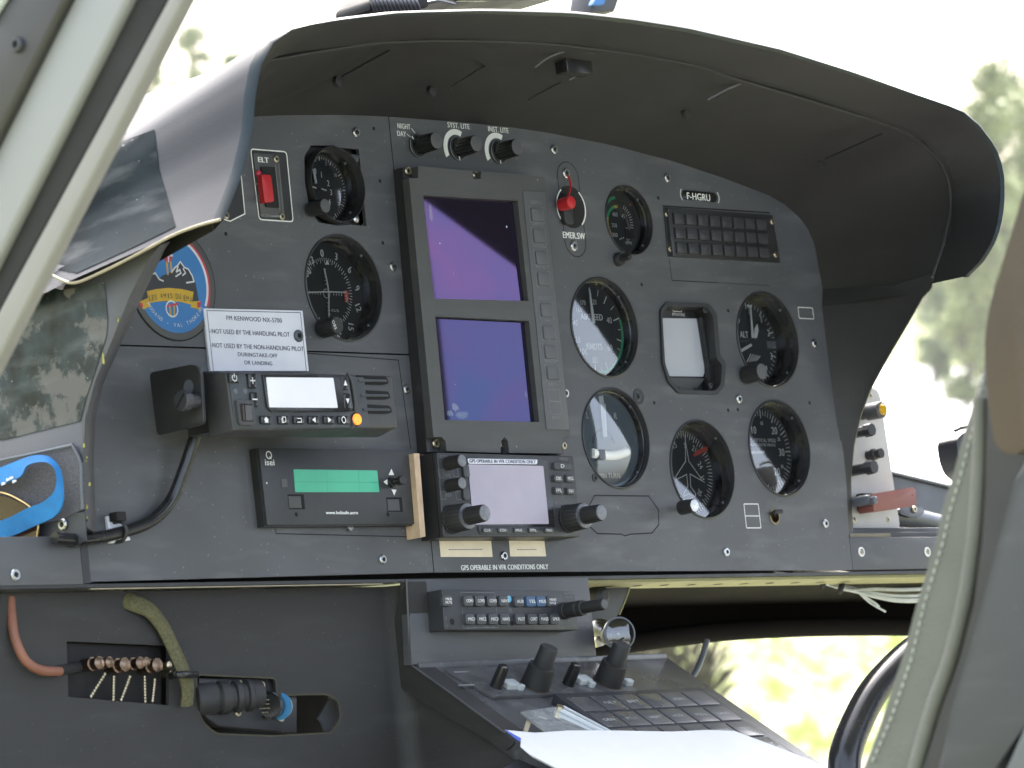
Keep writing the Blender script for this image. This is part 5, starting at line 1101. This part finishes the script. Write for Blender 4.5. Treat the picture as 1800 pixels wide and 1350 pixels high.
for i, (x, y, r) in enumerate([(160, 1168, 7), (178, 1167, 6), (205, 1171, 7.5), (232, 1168, 6.5), (243, 1166, 5), (262, 1172, 7.5), (283, 1172, 4), (301, 1184, 4.2)]):
    c = PF.at(x - 14, y + 2, NW - 8); g = G(); g.lathe(*c, [(r * .62, NW - 8), (r * .62, NW - 2), (r * .7, NW - 1), (r * .7, NW + 2), (r * .55, NW + 2.5), (r * .55, NW + 6), (r * .66, NW + 7), (r * .66, NW + 9), (r * .3, NW + 10)], 20); part('cap', g, 'conn' if i < 6 else 'brass', t)
for (x0, y0, x1, y1) in [(184, 1185, 160, 1224), (200, 1190, 199, 1230), (228, 1190, 213, 1230), (254, 1190, 255, 1233), (272, 1195, 268, 1232)]:
    g = G(); a, b = Vector(hp(x0, y0, NW + 2)), Vector(hp(x1, y1, NW))
    for k in range(9):
        p = a.lerp(b, k / 8); g.lathe(p.x, p.y, [(.3, p.z - 1.3), (1.2, p.z - .6), (1.4, p.z), (1.2, p.z + .6), (.2, p.z + 1.3)], 8)
    part('bead_chain', g, 'brass', t)
t = thing('round_connectors', 'black box in the lower cutout with a ribbed plug, a pin socket and blue ring', 'connectors', (*PF.at(450, 1230, NW), NW))
g = G(); g.prism(PF.pts([(350, 1192), (485, 1194), (486, 1222), (522, 1224), (522, 1288), (384, 1276), (350, 1250)], NW - 4), NW - 12, NW - 4, .8); part('mounting_box', g, 'black', t)
cF = Fr(PF.w(*PF.at(352, 1225, NW + 8), NW + 8), (.35, 0, -1), (0, 1, 0))
g = G(); ax = [hp(352, 1228, NW + 26), hp(378, 1228, NW + 16), hp(420, 1226, NW - 6)]
def tubeR(g, x, y, n, r, L, prof, U_=(.55, 0, .83)):
    F = Fr(PF.w(*PF.at(x, y, n), n), U_, (0, 1, 0)); F.N = F.U.cross(F.V); gg = G(F); gg.lathe(0, 0, prof, 32); return gg
q = tubeR(None, 442, 1222, NW + 12, 0, 0, [(9, -8), (10, 0), (11.5, 1), (11.5, 4), (9.6, 5), (9.6, 8), (11.5, 9), (11.5, 13), (9.6, 14), (9.6, 17), (12, 18), (12, 24), (10, 26), (11.4, 28), (11.4, 42), (10, 43)], (-.42, 0, .9)); part('ribbed_plug', q, 'rubber', t)
q = tubeR(None, 492, 1242, NW - 6, 0, 0, [(9, -2), (9.4, 3), (10, 4), (10, 6)]); part('blue_ring', q, 'bluer', t)
q = tubeR(None, 476, 1240, NW - 4, 0, 0, [(9.8, -4), (10.2, 8), (9, 9), (8.6, 7)]); so_ = part('pin_socket', q, 'blackgl', t)
for x, y in ((422, 1202), (462, 1204), (420, 1252), (496, 1262)): screw(t, x, y, 3, NW - 4, m='brass', h=1.2)
g = G(); c0 = PF.at(463, 1238, NW + 2)
for i in range(5):
    for j in range(5):
        if (i - 2) ** 2 + (j - 2) ** 2 < 7: g.lathe(c0[0] + (i - 2) * 2.2, c0[1] + (j - 2) * 3, [(.6, NW + 2), (.5, NW + 3.4)], 6)
part('pins', g, 'brass', so_)
g = G(); g.prism(PF.pts([(560, 1262), (583, 1220), (596, 1232), (598, 1262), (584, 1284), (572, 1286), (566, 1270)], NW - 20), NW - 22, NW - 20); solo('yellow_edged_bracket', g, 'slate', 'small grey bracket visible at the right end of the lower cutout', 'bracket')

solo('orange_hose', G().tube([hp(18, 1050, -20), hp(20, 1080, -18), hp(26, 1120, -14), hp(44, 1160, -10), (*PF.at(72, 1178, -10), -10), hp(105, 1180, -14)], 3.4, 12), 'hose', 'thin orange hose bending down out of the shelf at far left', 'hose')
solo('hose_sleeve', G().tube([hp(100, 1179, -14), hp(130, 1174, -22), hp(150, 1170, -30)], 3.6, 10), 'flat', 'short black sleeve joining the orange hose to the connectors', 'sleeve')
g = G()
L = [(212, 1050, -22, 8), (235, 1060, -16, 12), (262, 1072, -14, 13), (285, 1100, -14, 14), (305, 1140, -12, 15), (322, 1180, -8, 14), (330, 1210, -8, 12), (328, 1240, -12, 11)]
pts_ = [Vector(hp(x, y, n)) for x, y, n, w_ in L]; g.tube([tuple(p) for p in pts_], 6.8, 14, r2=6.2, flat=.45)
solo('webbing_strap', g, 'web', 'khaki woven sleeve hanging from under the panel over the connectors', 'strap')
g = G(); g.tube([hp(300, 1188, NW + 8), hp(318, 1186, NW + 22), hp(345, 1186, NW + 14)], 2.6, 10); solo('clamp_band', g, 'blackgl', 'small black clamp holding the woven sleeve', 'clamp')

# ================================================================ pocket with sunglasses, left edge
PK = SF(-477)
t = thing('map_pocket', 'grey felt lined pocket on the left leg of the hood', 'pocket', PK.w(*PK.at(80, 870)))
g = G(PK); g.prism(PK.pts([(-60, 826), (60, 802), (132, 786), (147, 820), (149, 895), (112, 912), (60, 925), (-60, 940)], .8), .1, 1.6, .4); part('felt_lining', g, 'felt', t)
g = G(PK); g.tube([(*PK.at(-60, 822), 2), (*PK.at(60, 798), 2), (*PK.at(132, 782), 2)], 1.2, 8); g.tube([(*PK.at(131, 782), 2), (*PK.at(145, 812), 2), (*PK.at(147, 850), 2), (*PK.at(149, 895), 2)], 1.0, 8); part('hem', g, 'slate', t)
g = G(PK); g.prism(PK.pts([(-60, 950), (100, 905), (150, 900), (152, 950), (130, 962), (-60, 962)], .5), .1, 1.2); part('corner_plate', g, 'shell', t)
screw(t, 108, 922, 4.2, .6 + 1, f=PK)
t = thing('sunglasses', 'brown lensed sunglasses with a thin gold frame resting in the pocket', 'sunglasses', PK.w(*PK.at(30, 900)))
g = G(PK); g.prism(rpoly(PK.pts([(-50, 868), (8, 872), (40, 886), (62, 905), (66, 940), (55, 962), (10, 962), (-50, 958)], 8), 3), 6, 7.4, .5); part('lens', g, 'lens', t)
g = G(PK); Lp = [(*PK.at(x, y, 8), 8) for x, y in [(-30, 862), (5, 866), (30, 876), (55, 893), (66, 915), (66, 940), (58, 962)]]; g.tube(Lp, .7, 8); part('gold_frame', g, 'gold', t)
g = G(PK)
L = [(-40, 862, 8, 6), (0, 850, 9, 8), (30, 835, 10, 9), (60, 818, 10, 7), (85, 812, 10, 5), (101, 826, 11, 7), (106, 850, 12, 10), (104, 875, 13, 13), (85, 893, 14, 16), (55, 905, 15, 18), (15, 918, 16, 19), (-40, 935, 16, 19)]
# flat strap: cross-section spans between an outer and an inner edge line
OUT = [(-40, 838), (0, 822), (35, 808), (60, 800), (85, 803), (103, 822), (109, 850), (109, 885), (95, 908), (60, 925), (15, 944), (-40, 958)]
INN = [(-40, 862), (0, 852), (35, 838), (48, 818), (78, 812), (95, 824), (99, 848), (92, 868), (72, 884), (50, 892), (10, 912), (-40, 925)]
def smooth_px(L, k=5):
    E = [L[0]] + L + [L[-1]]; O = []
    for i in range(1, len(E) - 2):
        for j in range(k):
            t_ = j / k; p = [E[i - 1], E[i], E[i + 1], E[i + 2]]
            O.append(tuple(.5 * (2 * p[1][q] + (p[2][q] - p[0][q]) * t_ + (2 * p[0][q] - 5 * p[1][q] + 4 * p[2][q] - p[3][q]) * t_ ** 2 + (3 * p[1][q] - p[0][q] - 3 * p[2][q] + p[3][q]) * t_ ** 3) for q in (0, 1)))
    return O + [L[-1]]
O_, I_ = smooth_px(OUT), smooth_px(INN); pv = None
for i, (o_, n_) in enumerate(zip(O_, I_)):
    k = i / len(O_); no, ni = 9 + 4 * k, 12 + 5 * k
    a = PK.at(*o_, no); b = PK.at(*n_, ni); cur = [g.v(*a, no), g.v(*b, ni), g.v(b[0], b[1], ni - 1.2), g.v(a[0], a[1], no - 1.2)]
    if pv:
        for j in range(4): g.bm.faces.new((pv[j], pv[(j + 1) % 4], cur[(j + 1) % 4], cur[j]))
    pv = cur
st = part('strap', g, 'blue', t, smooth=50); g = G(PK); 
for x, y in ((14, 843), (20, 840), (25, 846), (6, 850)): c = PK.at(x, y, 13); g.prism([(c[0] - 2, c[1] - 1.2), (c[0] + 2, c[1] - .6), (c[0] + 2, c[1] + .8), (c[0] - 1.5, c[1] + 1)], 12.6, 13.2)
part('strap_print', g, 'ewhite', st)

# ================================================================ right side: quadrant, window sill, underside
t = thing('engine_control_box', 'white control box with amber button, black knobs and a faded red lever', 'control box', (*PF.at(1540, 860, -20), -20))
nq = -18
q = rpoly(PF.pts([(1505, 682), (1538, 682), (1547, 692), (1582, 926), (1575, 936), (1500, 934), (1490, 925), (1480, 800)], nq), 4)
g = G(); g.prism(q, nq - 2.5, nq, .6); part('faceplate', g, 'quad', t)
g = G(); cx = sum(p[0] for p in q) / len(q); cy = sum(p[1] for p in q) / len(q); g.prism([(cx + (p[0] - cx) * 1.06, cy + (p[1] - cy) * 1.018) for p in q], nq - 50, nq - 2.5, .8); part('housing', g, 'slate2', t)
for x, y in ((1531, 695), (1503, 914), (1562, 913)): screw(t, x, y, 2.4, nq, m='brass', h=.6)
def hk(x, y, prof, m, nm, seg=24, kn=0): gg = G(); gg.lathe(*PF.at(x, y, nq), [(r, nq + n) for r, n in prof], seg, .05 if kn else 0, kn); return part(nm, gg, m, t)
o = hk(1515, 727, [(5.5, 0), (5.5, 6), (7.2, 6.6), (7.4, 21), (6.6, 22)], 'knobtop', 'amber_button_barrel', 28); o2 = hk(1515, 727, [(5, 21), (5, 22.5), (3.5, 24), (.1, 24.4)], 'amber', 'amber_button')
hk(1497, 762, [(4.6, 0), (4.6, 14), (5.8, 15), (5.6, 22)], 'slate2', 'push_knob', 8); hk(1525, 801, [(4, 0), (4, 4), (5, 5), (5, 9), (3.4, 10), (4.2, 12), (4.2, 15)], 'black', 'toggle'); hk(1496, 828, [(4.6, 0), (4.6, 16), (6, 17), (5.8, 25)], 'slate2', 'push_knob', 8)
g = G(); c = PF.at(1512, 885, nq); g.box(c[0] - 6, c[0] + 10, c[1] - 8, c[1] + 8, nq, nq + 9, 2); part('lever_mount', g, 'black', t)
g = G(); P_l = [PF.at(x, y, nq + 24) for x, y in [(1532, 868), (1570, 862), (1605, 856), (1610, 862), (1611, 886), (1602, 890), (1566, 895), (1536, 899)]]; g.prism(rpoly(P_l, 1.5), nq + 8, nq + 24, 1.8); lv = part('red_lever', g, 'pink', t)
g = G(); g.lathe(*PF.at(1532, 880, nq + 26), [(3.4, nq + 12), (3.4, nq + 30), (2, nq + 31)], 16); g.lathe(*PF.at(1524, 878, nq + 22), [(4.2, nq + 2), (4.2, nq + 24), (3, nq + 26)], 16); part('lever_pivot', g, 'slate', t)
g = G(); g.disc(*PF.at(1604, 870, nq + 24.2), .7, nq + 24.2, 8); part('lever_hole', g, 'seam', lv)
t = thing('window_sill', 'dark window sill with hinge plate and rounded tube right of the control box', 'sill', (*PF.at(1620, 880, -120), -120))
g = G(); g.prism(PF.pts([(1560, 828), (1600, 838), (1668, 853), (1800, 880), (1800, 960), (1480, 960), (1480, 900), (1560, 880)], -160), -190, -160); part('sill_panel', g, 'slate2', t)
g = G(); g.tube([hp(1560, 829, -158), hp(1610, 841, -158), hp(1668, 855, -158), hp(1760, 878, -158)], 1.8, 8); part('sill_edge', g, 'slate', t)
g = G(); g.tube([hp(1560, 905, -120), hp(1610, 912, -120), hp(1652, 922, -120), hp(1720, 935, -120)], 9, 20); part('rounded_tube', g, 'slate', t)
g = G(); g.prism(rpoly(PF.pts([(1580, 896), (1585, 890), (1618, 889), (1626, 899), (1618, 908), (1600, 909), (1582, 903)], -105), 2), -109, -105, .8); hp_ = part('hinge_plate', g, 'slate2', t); screw(t, 1609, 895, 3.2, -105, m='brass')
g = G(); g.box(398, 600, -118, -112, -60, -10, 1); g.box(405, 600, -121, -116.5, -45, -5, .5); part('shelf_edge', g, 'slate2', t)
g = G(); a = PF.at(1495, 941, -4)
for i in range(22): g.box(a[0] + i * 2.6, a[0] + i * 2.6 + 1.5, a[1] - 1.6, a[1] + 1.6, -6, -4)
part('toothed_strip', g, 'tan2', t)
# dark lining under the panel
t = thing('nose_lining', 'dark rounded lining under the right half of the panel', 'lining', (250, -180, -200))
g = G(); D = 260
up = [(1030, 1000), (1200, 990), (1400, 985), (1600, 980), (1760, 975)]; lo = [(1030, 1108), (1110, 1118), (1200, 1104), (1350, 1092), (1500, 1086), (1760, 1086)]
pu = resample([hp(x, y, -D) for x, y in up], 24); plo = resample([hp(x, y, -D + 60) for x, y in lo], 24)
g.bm.free(); g = G(); skin(g, [[p + Vector((0, 40, 0)) for p in pu], pu, plo]); part('panel', g, 'nose', t, smooth=80)
g = G(); g.tube([hp(x, y, -D + 60) for x, y in [(1020, 1150), (1060, 1138), (1110, 1130), (1200, 1118), (1300, 1108), (1450, 1102), (1600, 1102), (1760, 1104)]], 8.5, 20); part('rounded_edge', g, 'nose', t)
g = G(); g.box(200, 900, -153, -152.5, -260, -55); part('shelf', g, 'nose', t)
g = G(); g.tube([hp(1243, 1125, -120), hp(1234, 1155, -120), hp(1222, 1182, -120), hp(1200, 1208, -120), hp(1175, 1222, -120)], 2.6, 12); solo('chin_window_edge', g, 'slate', 'thin grey curved window edge framing the grass left of the bright ground', 'window edge')
t = thing('wire_bundle', 'bundle of thin white wires with black ties under the yellow edge', 'wires', (*PF.at(1500, 1040, -60), -60))
for k in range(9):
    d = random.uniform(-5, 5); e = random.uniform(-12, 14); g = G()
    g.tube([hp(1360, 1008 + d * .3, -50), hp(1420, 1016 + d * .5, -50 + d), hp(1450, 1024 + d * .5, -50), hp(1490, 1034 + d * .8, -52 + d), hp(1540, 1042 + e * .7, -55), hp(1590, 1046 + e, -60), hp(1680, 1042 + e, -60)], 1.25, 6); part('wire', g, 'wire', t)
g = G(); g.tube([hp(1512, 1044, -48), hp(1530, 1060, -48), hp(1556, 1075, -50)], 1, 6); g.tube([hp(1500, 1036, -48), hp(1535, 1058, -46), hp(1545, 1066, -46)], 1, 6); part('loose_ends', g, 'wire', t)
for x, y in ((1448, 1022), (1479, 1031)): g = G(); g.tube([hp(x + 3, y - 10, -44), hp(x, y, -40), hp(x - 3, y + 11, -44)], 2.6, 8); part('tie', g, 'flat', t)
g = G(); g.tube([hp(1400, 1010, -110), hp(1500, 1024, -110), hp(1600, 1040, -110), hp(1700, 1050, -110)], 9, 14); solo('olive_duct', g, 'khaki', 'dark olive duct behind the white wires', 'duct')
g = G(); g.tube([hp(1484, 1375, 300), hp(1486, 1330, 300), hp(1500, 1285, 300), hp(1530, 1225, 300), hp(1568, 1178, 300), hp(1610, 1140, 300), hp(1660, 1110, 300)], 12.2, 24, r2=10); solo('curved_black_tube', g, 'blackgl', 'thick glossy black curved tube in front of the sunlit grass', 'tube')
g = G(); g.prism(rpoly(PF.pts([(1664, 778), (1672, 766), (1700, 760), (1715, 800), (1700, 850), (1676, 830), (1668, 806)], 100), 4), 90, 110, 3); solo('door_handle_knob', g, 'slate2', 'dark rounded fitting peeking out left of the grey leather edge', 'fitting')
g = G(); g.tube([hp(1679, 757, 100), hp(1690, 752, 100), hp(1710, 750, 100)], 1.5, 8); solo('fitting_hook', g, 'slate2', 'thin dark hook above the rounded dark fitting', 'hook')

# ================================================================ seat at the right edge (nearer than the panel)
SS = SF(-585)
t = thing('pilot_seat', 'seat seen edge on with grey stitched leather bolster and dark blue grey shell', 'seat', SS.w(*SS.at(1650, 1200)))
bl_ = [(1742, 600), (1731, 640), (1718, 670), (1696, 756), (1676, 833), (1656, 896), (1647, 946), (1611, 1063), (1589, 1148), (1555, 1250), (1508, 1365), (1500, 1420)]; br_ = [(1620, 1420), (1640, 1300), (1672, 1210), (1700, 1120), (1718, 1010), (1728, 930), (1730, 850), (1734, 760), (1744, 690), (1760, 600)]
g = G(SS); g.prism(SS.pts(bl_ + br_, 0), -60, 0, 7, 5); bo = part('bolster', g, 'leather', t, smooth=60)
st_ = [(1730, 668), (1711, 756), (1691, 833), (1671, 900), (1660, 950), (1626, 1063), (1603, 1160), (1569, 1260), (1529, 1352)]
pp = resample([(*SS.at(x, y), 0) for x, y in st_], 90); g = G(SS)
for i in range(0, 88, 2): g.tube([(pp[i].x, pp[i].y, .8), (pp[i + 1].x, pp[i + 1].y, .8)], .6, 6)
part('stitching', g, 'wire', bo)
g = G(SS); g.tube([(*SS.at(x, y, 2), 2) for x, y in [(1724, 700), (1723, 780), (1720, 850), (1712, 950), (1695, 1060), (1670, 1160), (1638, 1250), (1604, 1370)]], 4.2, 12); part('piping', g, 'leather', t)
g = G(SS); g.prism(SS.pts([(1732, 560), (1950, 560), (1950, 1450), (1596, 1450), (1622, 1350), (1657, 1250), (1688, 1160), (1712, 1060), (1726, 950), (1732, 850)], 6), -20, 6, 4, 3); part('back_shell', g, 'seal2', t)
g = G(SS); g.prism(SS.pts([(1802, 800), (1950, 640), (1950, 1200), (1800, 1255), (1752, 1370), (1640, 1370), (1672, 1250), (1702, 1150), (1732, 1040), (1756, 950), (1782, 850)], 14), 0, 14, 4, 3); part('shell_cover', g, 'shell', t)
g = G(SS); g.prism(SS.pts([(1806, 1262), (1900, 1180), (1900, 1400), (1758, 1370)], 20), 8, 20, 3); part('side_plate', g, 'slate', t)
g = G(SS); g.prism(rpoly(SS.pts([(1803, 320), (1785, 390), (1768, 440), (1744, 520), (1733, 570), (1730, 625), (1735, 690), (1745, 770), (1757, 792), (1776, 800), (1798, 795), (1815, 770), (1950, 700), (1950, 250)], 34), 12), 8, 34, 12, 5); solo('headrest_pad', g, 'brown', 'worn brown leather pad hanging at the right edge above the seat', 'pad', smooth=60)

# ================================================================ door frame at the upper left (nearest)
DF = SF(-850)
t = thing('door_frame', 'leaning cream door frame with black rubber seals crossing the upper left corner', 'door frame', DF.w(*DF.at(100, 300)))
def strip(nm, L, R, n0, n1, m, bev=3): gg = G(DF); gg.prism(DF.pts(L, n1) + DF.pts(R[::-1], n1), n0, n1, bev, 3); return part(nm, gg, m, t, smooth=50)
strip('outer_trim', [(30, -60), (-150, 297)], [(147, -60), (-60, 351)], -6, 6, 'trim', 4)
strip('cream_frame', [(145, -60), (-60, 347)], [(255, -60), (-60, 565)], -10, 0, 'doorw', 4)
strip('rubber_seal', [(253, -60), (-62, 565)], [(330, -60), (-60, 657)], -14, -6, 'seal', 3)
strip('inner_lip', [(327, -60), (-62, 657)], [(354, -60), (-60, 742)], -8, 1, 'doorc', 2)
g = G(DF); g.tube([(*DF.at(-20, 40, 7), 7), (*DF.at(30, -40, 7), 7)], 3, 10); part('bright_edge', g, 'label2', t)
screw(t, 26, 78, 4.5, 6, f=DF, m='slate2', h=3)

# ================================================================ things standing on top of the hood
t = thing('ribbed_duct', 'black ribbed duct lying on top of the hood', 'duct', (*PF.at(680, 5, 120), 120)); g = G()
for i in range(12): x = 652 + i * 7; g.tube([hp(x, -2, 120), hp(x + 4, 8, 122), hp(x + 8, 18, 120)], 1.6, 8)
part('ribs', g, 'slate2', t); g = G(); g.prism(PF.pts([(640, 6), (660, -16), (740, -20), (745, 16), (640, 22)], 110), 80, 116, 3); part('core', g, 'flat', t)
t = thing('standby_compass', 'black compass housing on top of the hood, cut by the frame edge', 'compass', (*PF.at(850, 0, 60), 60)); g = G(); g.prism(rpoly(PF.pts([(735, -80), (955, -80), (965, -4), (935, 12), (870, 16), (790, 16), (740, 8)], 60), 6), 20, 90, 4); part('housing', g, 'black', t)
g = G(); g.prism(rpoly(PF.pts([(790, -60), (860, -60), (862, 2), (800, 2)], 90), 3), 88, 93, 1.5); part('window', g, 'blackgl', t)
g = G(); g.tube([hp(742, 6, 100), hp(770, 1, 104), hp(800, 7, 100)], 1, 6); part('bright_wire', g, 'steelk', t)
g = G(); g.prism(PF.pts([(1038, 22), (1052, -60), (1110, -60), (1082, 22)], -350), -380, -350, 4); solo('windscreen_post', g, 'slate2', 'dark centre post of the windscreen rising behind the hood', 'post')
g = G(); g.prism(PF.pts([(1042, 8), (1048, -6), (1066, -6), (1062, 8)], -340), -346, -340, .5); solo('post_bracket', g, 'skyb', 'small blue grey tag fixed at the foot of the windscreen post', 'tag')

# ================================================================ cabin shell around and behind the camera side (seen only in reflections and shade)
t = thing('cabin_shell', 'grey lined cabin roof, floor and added dark slabs shaping the glass reflections', 'cabin')
t.matrix_world = M.copy(); BASE[t.name] = Vector((0, 0, 0))
g = G(); g.prism([(-760, 560), (800, 560), (860, 520), (860, 590), (-760, 600)], 650, 2300); part('roof', g, 'cab', t)
# unseen dark slabs, shaped so the instrument glass reflects a dark diagonal
def refl(px, py, n=-5, u=820):
    k = ((px - 900) / FPX, (py - 675) / FPX, 1); d = [sum(RC[i][j] * k[i] for i in range(3)) for j in range(3)]; d = Vector((d[0], -d[1], -d[2])); c = Vector(CAM)
    s = (n - c.z) / d.z; p = c + d * s; r = Vector((d.x, d.y, -d.z)); s2 = (u - p.x) / r.x; return p + r * s2
if 1:
    a, b = refl(745, 345), refl(1400, 850); dr = (b - a).normalized(); print('REFL', a, b)
    a2 = a - dr * 260; b2 = b + dr * 250
    SR = Fr((820, 0, 0), (0, 0, 1), (0, 1, 0))
    g = G(SR); g.prism([(a2.z, a2.y), (b2.z, b2.y), (b2.z - 60, b2.y + 560), (a2.z, 570)], -20, 20); part('right_reflection_slab', g, 'cabd', t)
    a3 = refl(700, 500); g = G(SR); g.box(a3.z, a3.z + 700, -600, 569, -20, 20); part('rear_reflection_slab', g, 'cabd', t)  # added out of view so the left gauges reflect dark
g = G(); g.box(-800, 860, -760, -740, -600, 2300); part('floor', g, 'cab', t)

# ================================================================ outside: ground, runway, trees
Mi = M.inverted()
def wobj(name, bm, m, label=None, cat=None, group=None, kind=None, parent=None, loc=(0, 0, 0)):
    me = bpy.data.meshes.new(name); bm.to_mesh(me); bm.free(); me.materials.append(X[m] if isinstance(m, str) else m)
    o = bpy.data.objects.new(name, me); COL.objects.link(o); o.location = loc
    if label: o['label'] = label
    if cat: o['category'] = cat
    if group: o['group'] = group
    if kind: o['kind'] = kind
    if parent: o.parent = parent
    return o
CW = cam.matrix_world.translation.copy()
def wray(x, y): d = cam.matrix_world.to_3x3() @ Vector(((x - 900) / FPX, -(y - 675) / FPX, -1)); return d.normalized()
def wat(x, y, D): d = wray(x, y); return CW + d * (D / math.hypot(d.x, d.y))
gm = bpy.data.materials.new('meadow'); gm.use_nodes = True; tt_ = gm.node_tree; b_ = tt_.nodes['Principled BSDF']; b_.inputs['Roughness'].default_value = 1; b_.inputs['Specular IOR Level'].default_value = 0
tc = nd(tt_, 'ShaderNodeTexCoord'); n1 = nd(tt_, 'ShaderNodeTexNoise'); n1.inputs['Scale'].default_value = 1.0; n1.inputs['Detail'].default_value = 7; n1.inputs['Roughness'].default_value = .7
mp_ = nd(tt_, 'ShaderNodeMapping', vector_type='TEXTURE'); mp_.inputs['Rotation'].default_value = (0, 0, R_(38.6)); mp_.inputs['Scale'].default_value = (1.1, .14, 1); tt_.links.new(tc.outputs['Object'], mp_.inputs[0]); tt_.links.new(mp_.outputs[0], n1.inputs[0]); cr = nd(tt_, 'ShaderNodeValToRGB'); cr.color_ramp.elements[0].position = .41; cr.color_ramp.elements[0].color = (.095, .125, .040, 1); cr.color_ramp.elements[1].position = .58; cr.color_ramp.elements[1].color = (.24, .235, .16, 1)
tt_.links.new(n1.outputs[0], cr.inputs[0]); tt_.links.new(cr.outputs[0], b_.inputs['Base Color'])
bm = bmesh.new(); bmesh.ops.create_grid(bm, x_segments=8, y_segments=8, size=1500); wobj('ground', bm, gm, kind='structure')
d0 = wray(1500, 1000); d0.z = 0; d0.normalize(); pr = Vector((-d0.y, d0.x, 0)); 
bm = bmesh.new(); A_ = [Vector((CW.x, CW.y, .01)) + d0 * r + pr * s_ for r, s_ in ((22, -60), (22, 60), (110, 200), (110, -200))]; bm.faces.new([bm.verts.new(p) for p in A_]); wobj('runway', bm, 'concrete', kind='structure')
# tufts of dry grass nearest to the chin window
bm = bmesh.new(); c0 = wat(1175, 1180, 1); 
for i in range(1400):
    D = random.uniform(8, 17.5); x = random.uniform(1060, 1250); d = wray(x, 1250); h = math.hypot(d.x, d.y); p = Vector((CW.x + d.x / h * D, CW.y + d.y / h * D, 0))
    a = random.uniform(0, 6.28); L = random.uniform(.05, .16); w_ = random.uniform(.003, .007); le = Vector((math.cos(a), math.sin(a), 0)) * L * random.uniform(.2, 1.2)
    s_ = Vector((-math.sin(a), math.cos(a), 0)) * w_; m_ = p + le * .5 + Vector((0, 0, L * .8)); bm.faces.new([bm.verts.new(q) for q in (p - s_, p + s_, m_ + s_ * .6, p + le + Vector((0, 0, L)))])
wobj('dry_grass', bm, 'grassdry', 'tufts of dry straw coloured grass on the ground outside', 'grass', kind='stuff')
def leaf_tree(px, pytop, D, wpx, name, label, lm='leaf', n=2600, group='trees beyond the field', seed=1):
    rnd = random.Random(seed); top = wat(px, pytop, D); base = Vector((top.x, top.y, 0)); H = top.z; rw = wpx / FPX * D
    o = bpy.data.objects.new(name, None); COL.objects.link(o); o.location = base; o['label'] = label; o['category'] = 'tree'; o['group'] = group
    bm = bmesh.new(); bl = []
    for i in range(44):
        an = rnd.uniform(0, 6.28); z = rnd.uniform(.06, .93); r = rw * (1 - abs(z - .5) * 1.2) * rnd.uniform(.2, .85); bl.append((Vector((math.cos(an) * r, math.sin(an) * r, z * H)), rw * rnd.uniform(.16, .34)))
    bl.append((Vector((0, 0, H * .93)), rw * .25))
    for i in range(n):
        c, r = rnd.choice(bl); v = Vector((rnd.gauss(0, 1), rnd.gauss(0, 1), rnd.gauss(0, .8))).normalized() * r * rnd.uniform(.2, 1.55); p = c + v; s_ = rw * rnd.uniform(.04, .09)
        e = Vector((rnd.gauss(0, 1), rnd.gauss(0, 1), rnd.gauss(0, 1))).normalized(); f_ = e.cross(Vector((rnd.gauss(0, 1), rnd.gauss(0, 1), rnd.gauss(0, 1)))).normalized()
        bm.faces.new([bm.verts.new(q) for q in (p - e * s_, p - f_ * s_ * .5, p + e * s_, p + f_ * s_ * .5)])
    wobj('crown', bm, lm, parent=o)
    bm = bmesh.new()
    def limb(a, b, r0, r1):
        d = (b - a).normalized(); x = d.orthogonal().normalized(); y = d.cross(x); R1, R2 = [], []
        for k in range(8): t_ = k * math.pi / 4; q = x * math.cos(t_) + y * math.sin(t_); R1.append(bm.verts.new(a + q * r0)); R2.append(bm.verts.new(b + q * r1))
        for k in range(8): bm.faces.new((R1[k], R1[(k + 1) % 8], R2[(k + 1) % 8], R2[k]))
    limb(Vector((0, 0, -.1)), Vector((0, 0, H * .8)), H * .018, H * .006)
    for c, r in bl[:12]: limb(Vector((0, 0, c.z * .6)), c, H * .012, H * .003)
    wobj('trunk', bm, 'bark', parent=o); return o
TR_ = [(1745, 95, 95, 110, 'tall pale green tree at the upper right edge, right of the hood', 'leaf2'), (1835, 150, 90, 130, 'broad tree cut by the right edge behind the seat', 'leaf2'), (1690, 225, 88, 70, 'low bushy tree just right of the hood corner', 'leaf'), (1775, 300, 70, 90, 'rounded yellowish bush standing in front of the taller trees at right', 'leaf2'),
       (1665, 330, 84, 60, 'small dark bush just below the right corner of the hood', 'leaf'), (1720, 390, 66, 70, 'lowest yellow green bush beside the brown pad', 'leaf2'),
       (345, 22, 95, 60, 'hazy tree seen between the door frame and the hood', 'leaf'), (270, 90, 90, 60, 'hazy tree half hidden by the cream door frame', 'leaf'), (415, 70, 120, 50, 'small hazy tree just left of the hood shoulder', 'leaf')]
for i, (x, y, D, w_, lb, lm) in enumerate(TR_): leaf_tree(x, y, D, w_, 'tree', lb, lm, 9000, 'trees beyond the field', 11 + i)
# windscreen: hazy plexiglass that leans back over the hood
t = thing('windscreen', 'hazy clear windscreen behind and above the hood', 'windscreen', (0, 200, -420))
g = G(); rows = []
for k in range(9):
    q = k / 8; rows.append([Vector((-780 + 1980 * j / 16, -90 + 760 * q, -760 + 420 * q + (120 if j < 8 else 480) * abs(j / 8 - 1) ** 2)) for j in range(17)])
skin(g, rows); part('pane', g, 'windscreen', t, smooth=80)
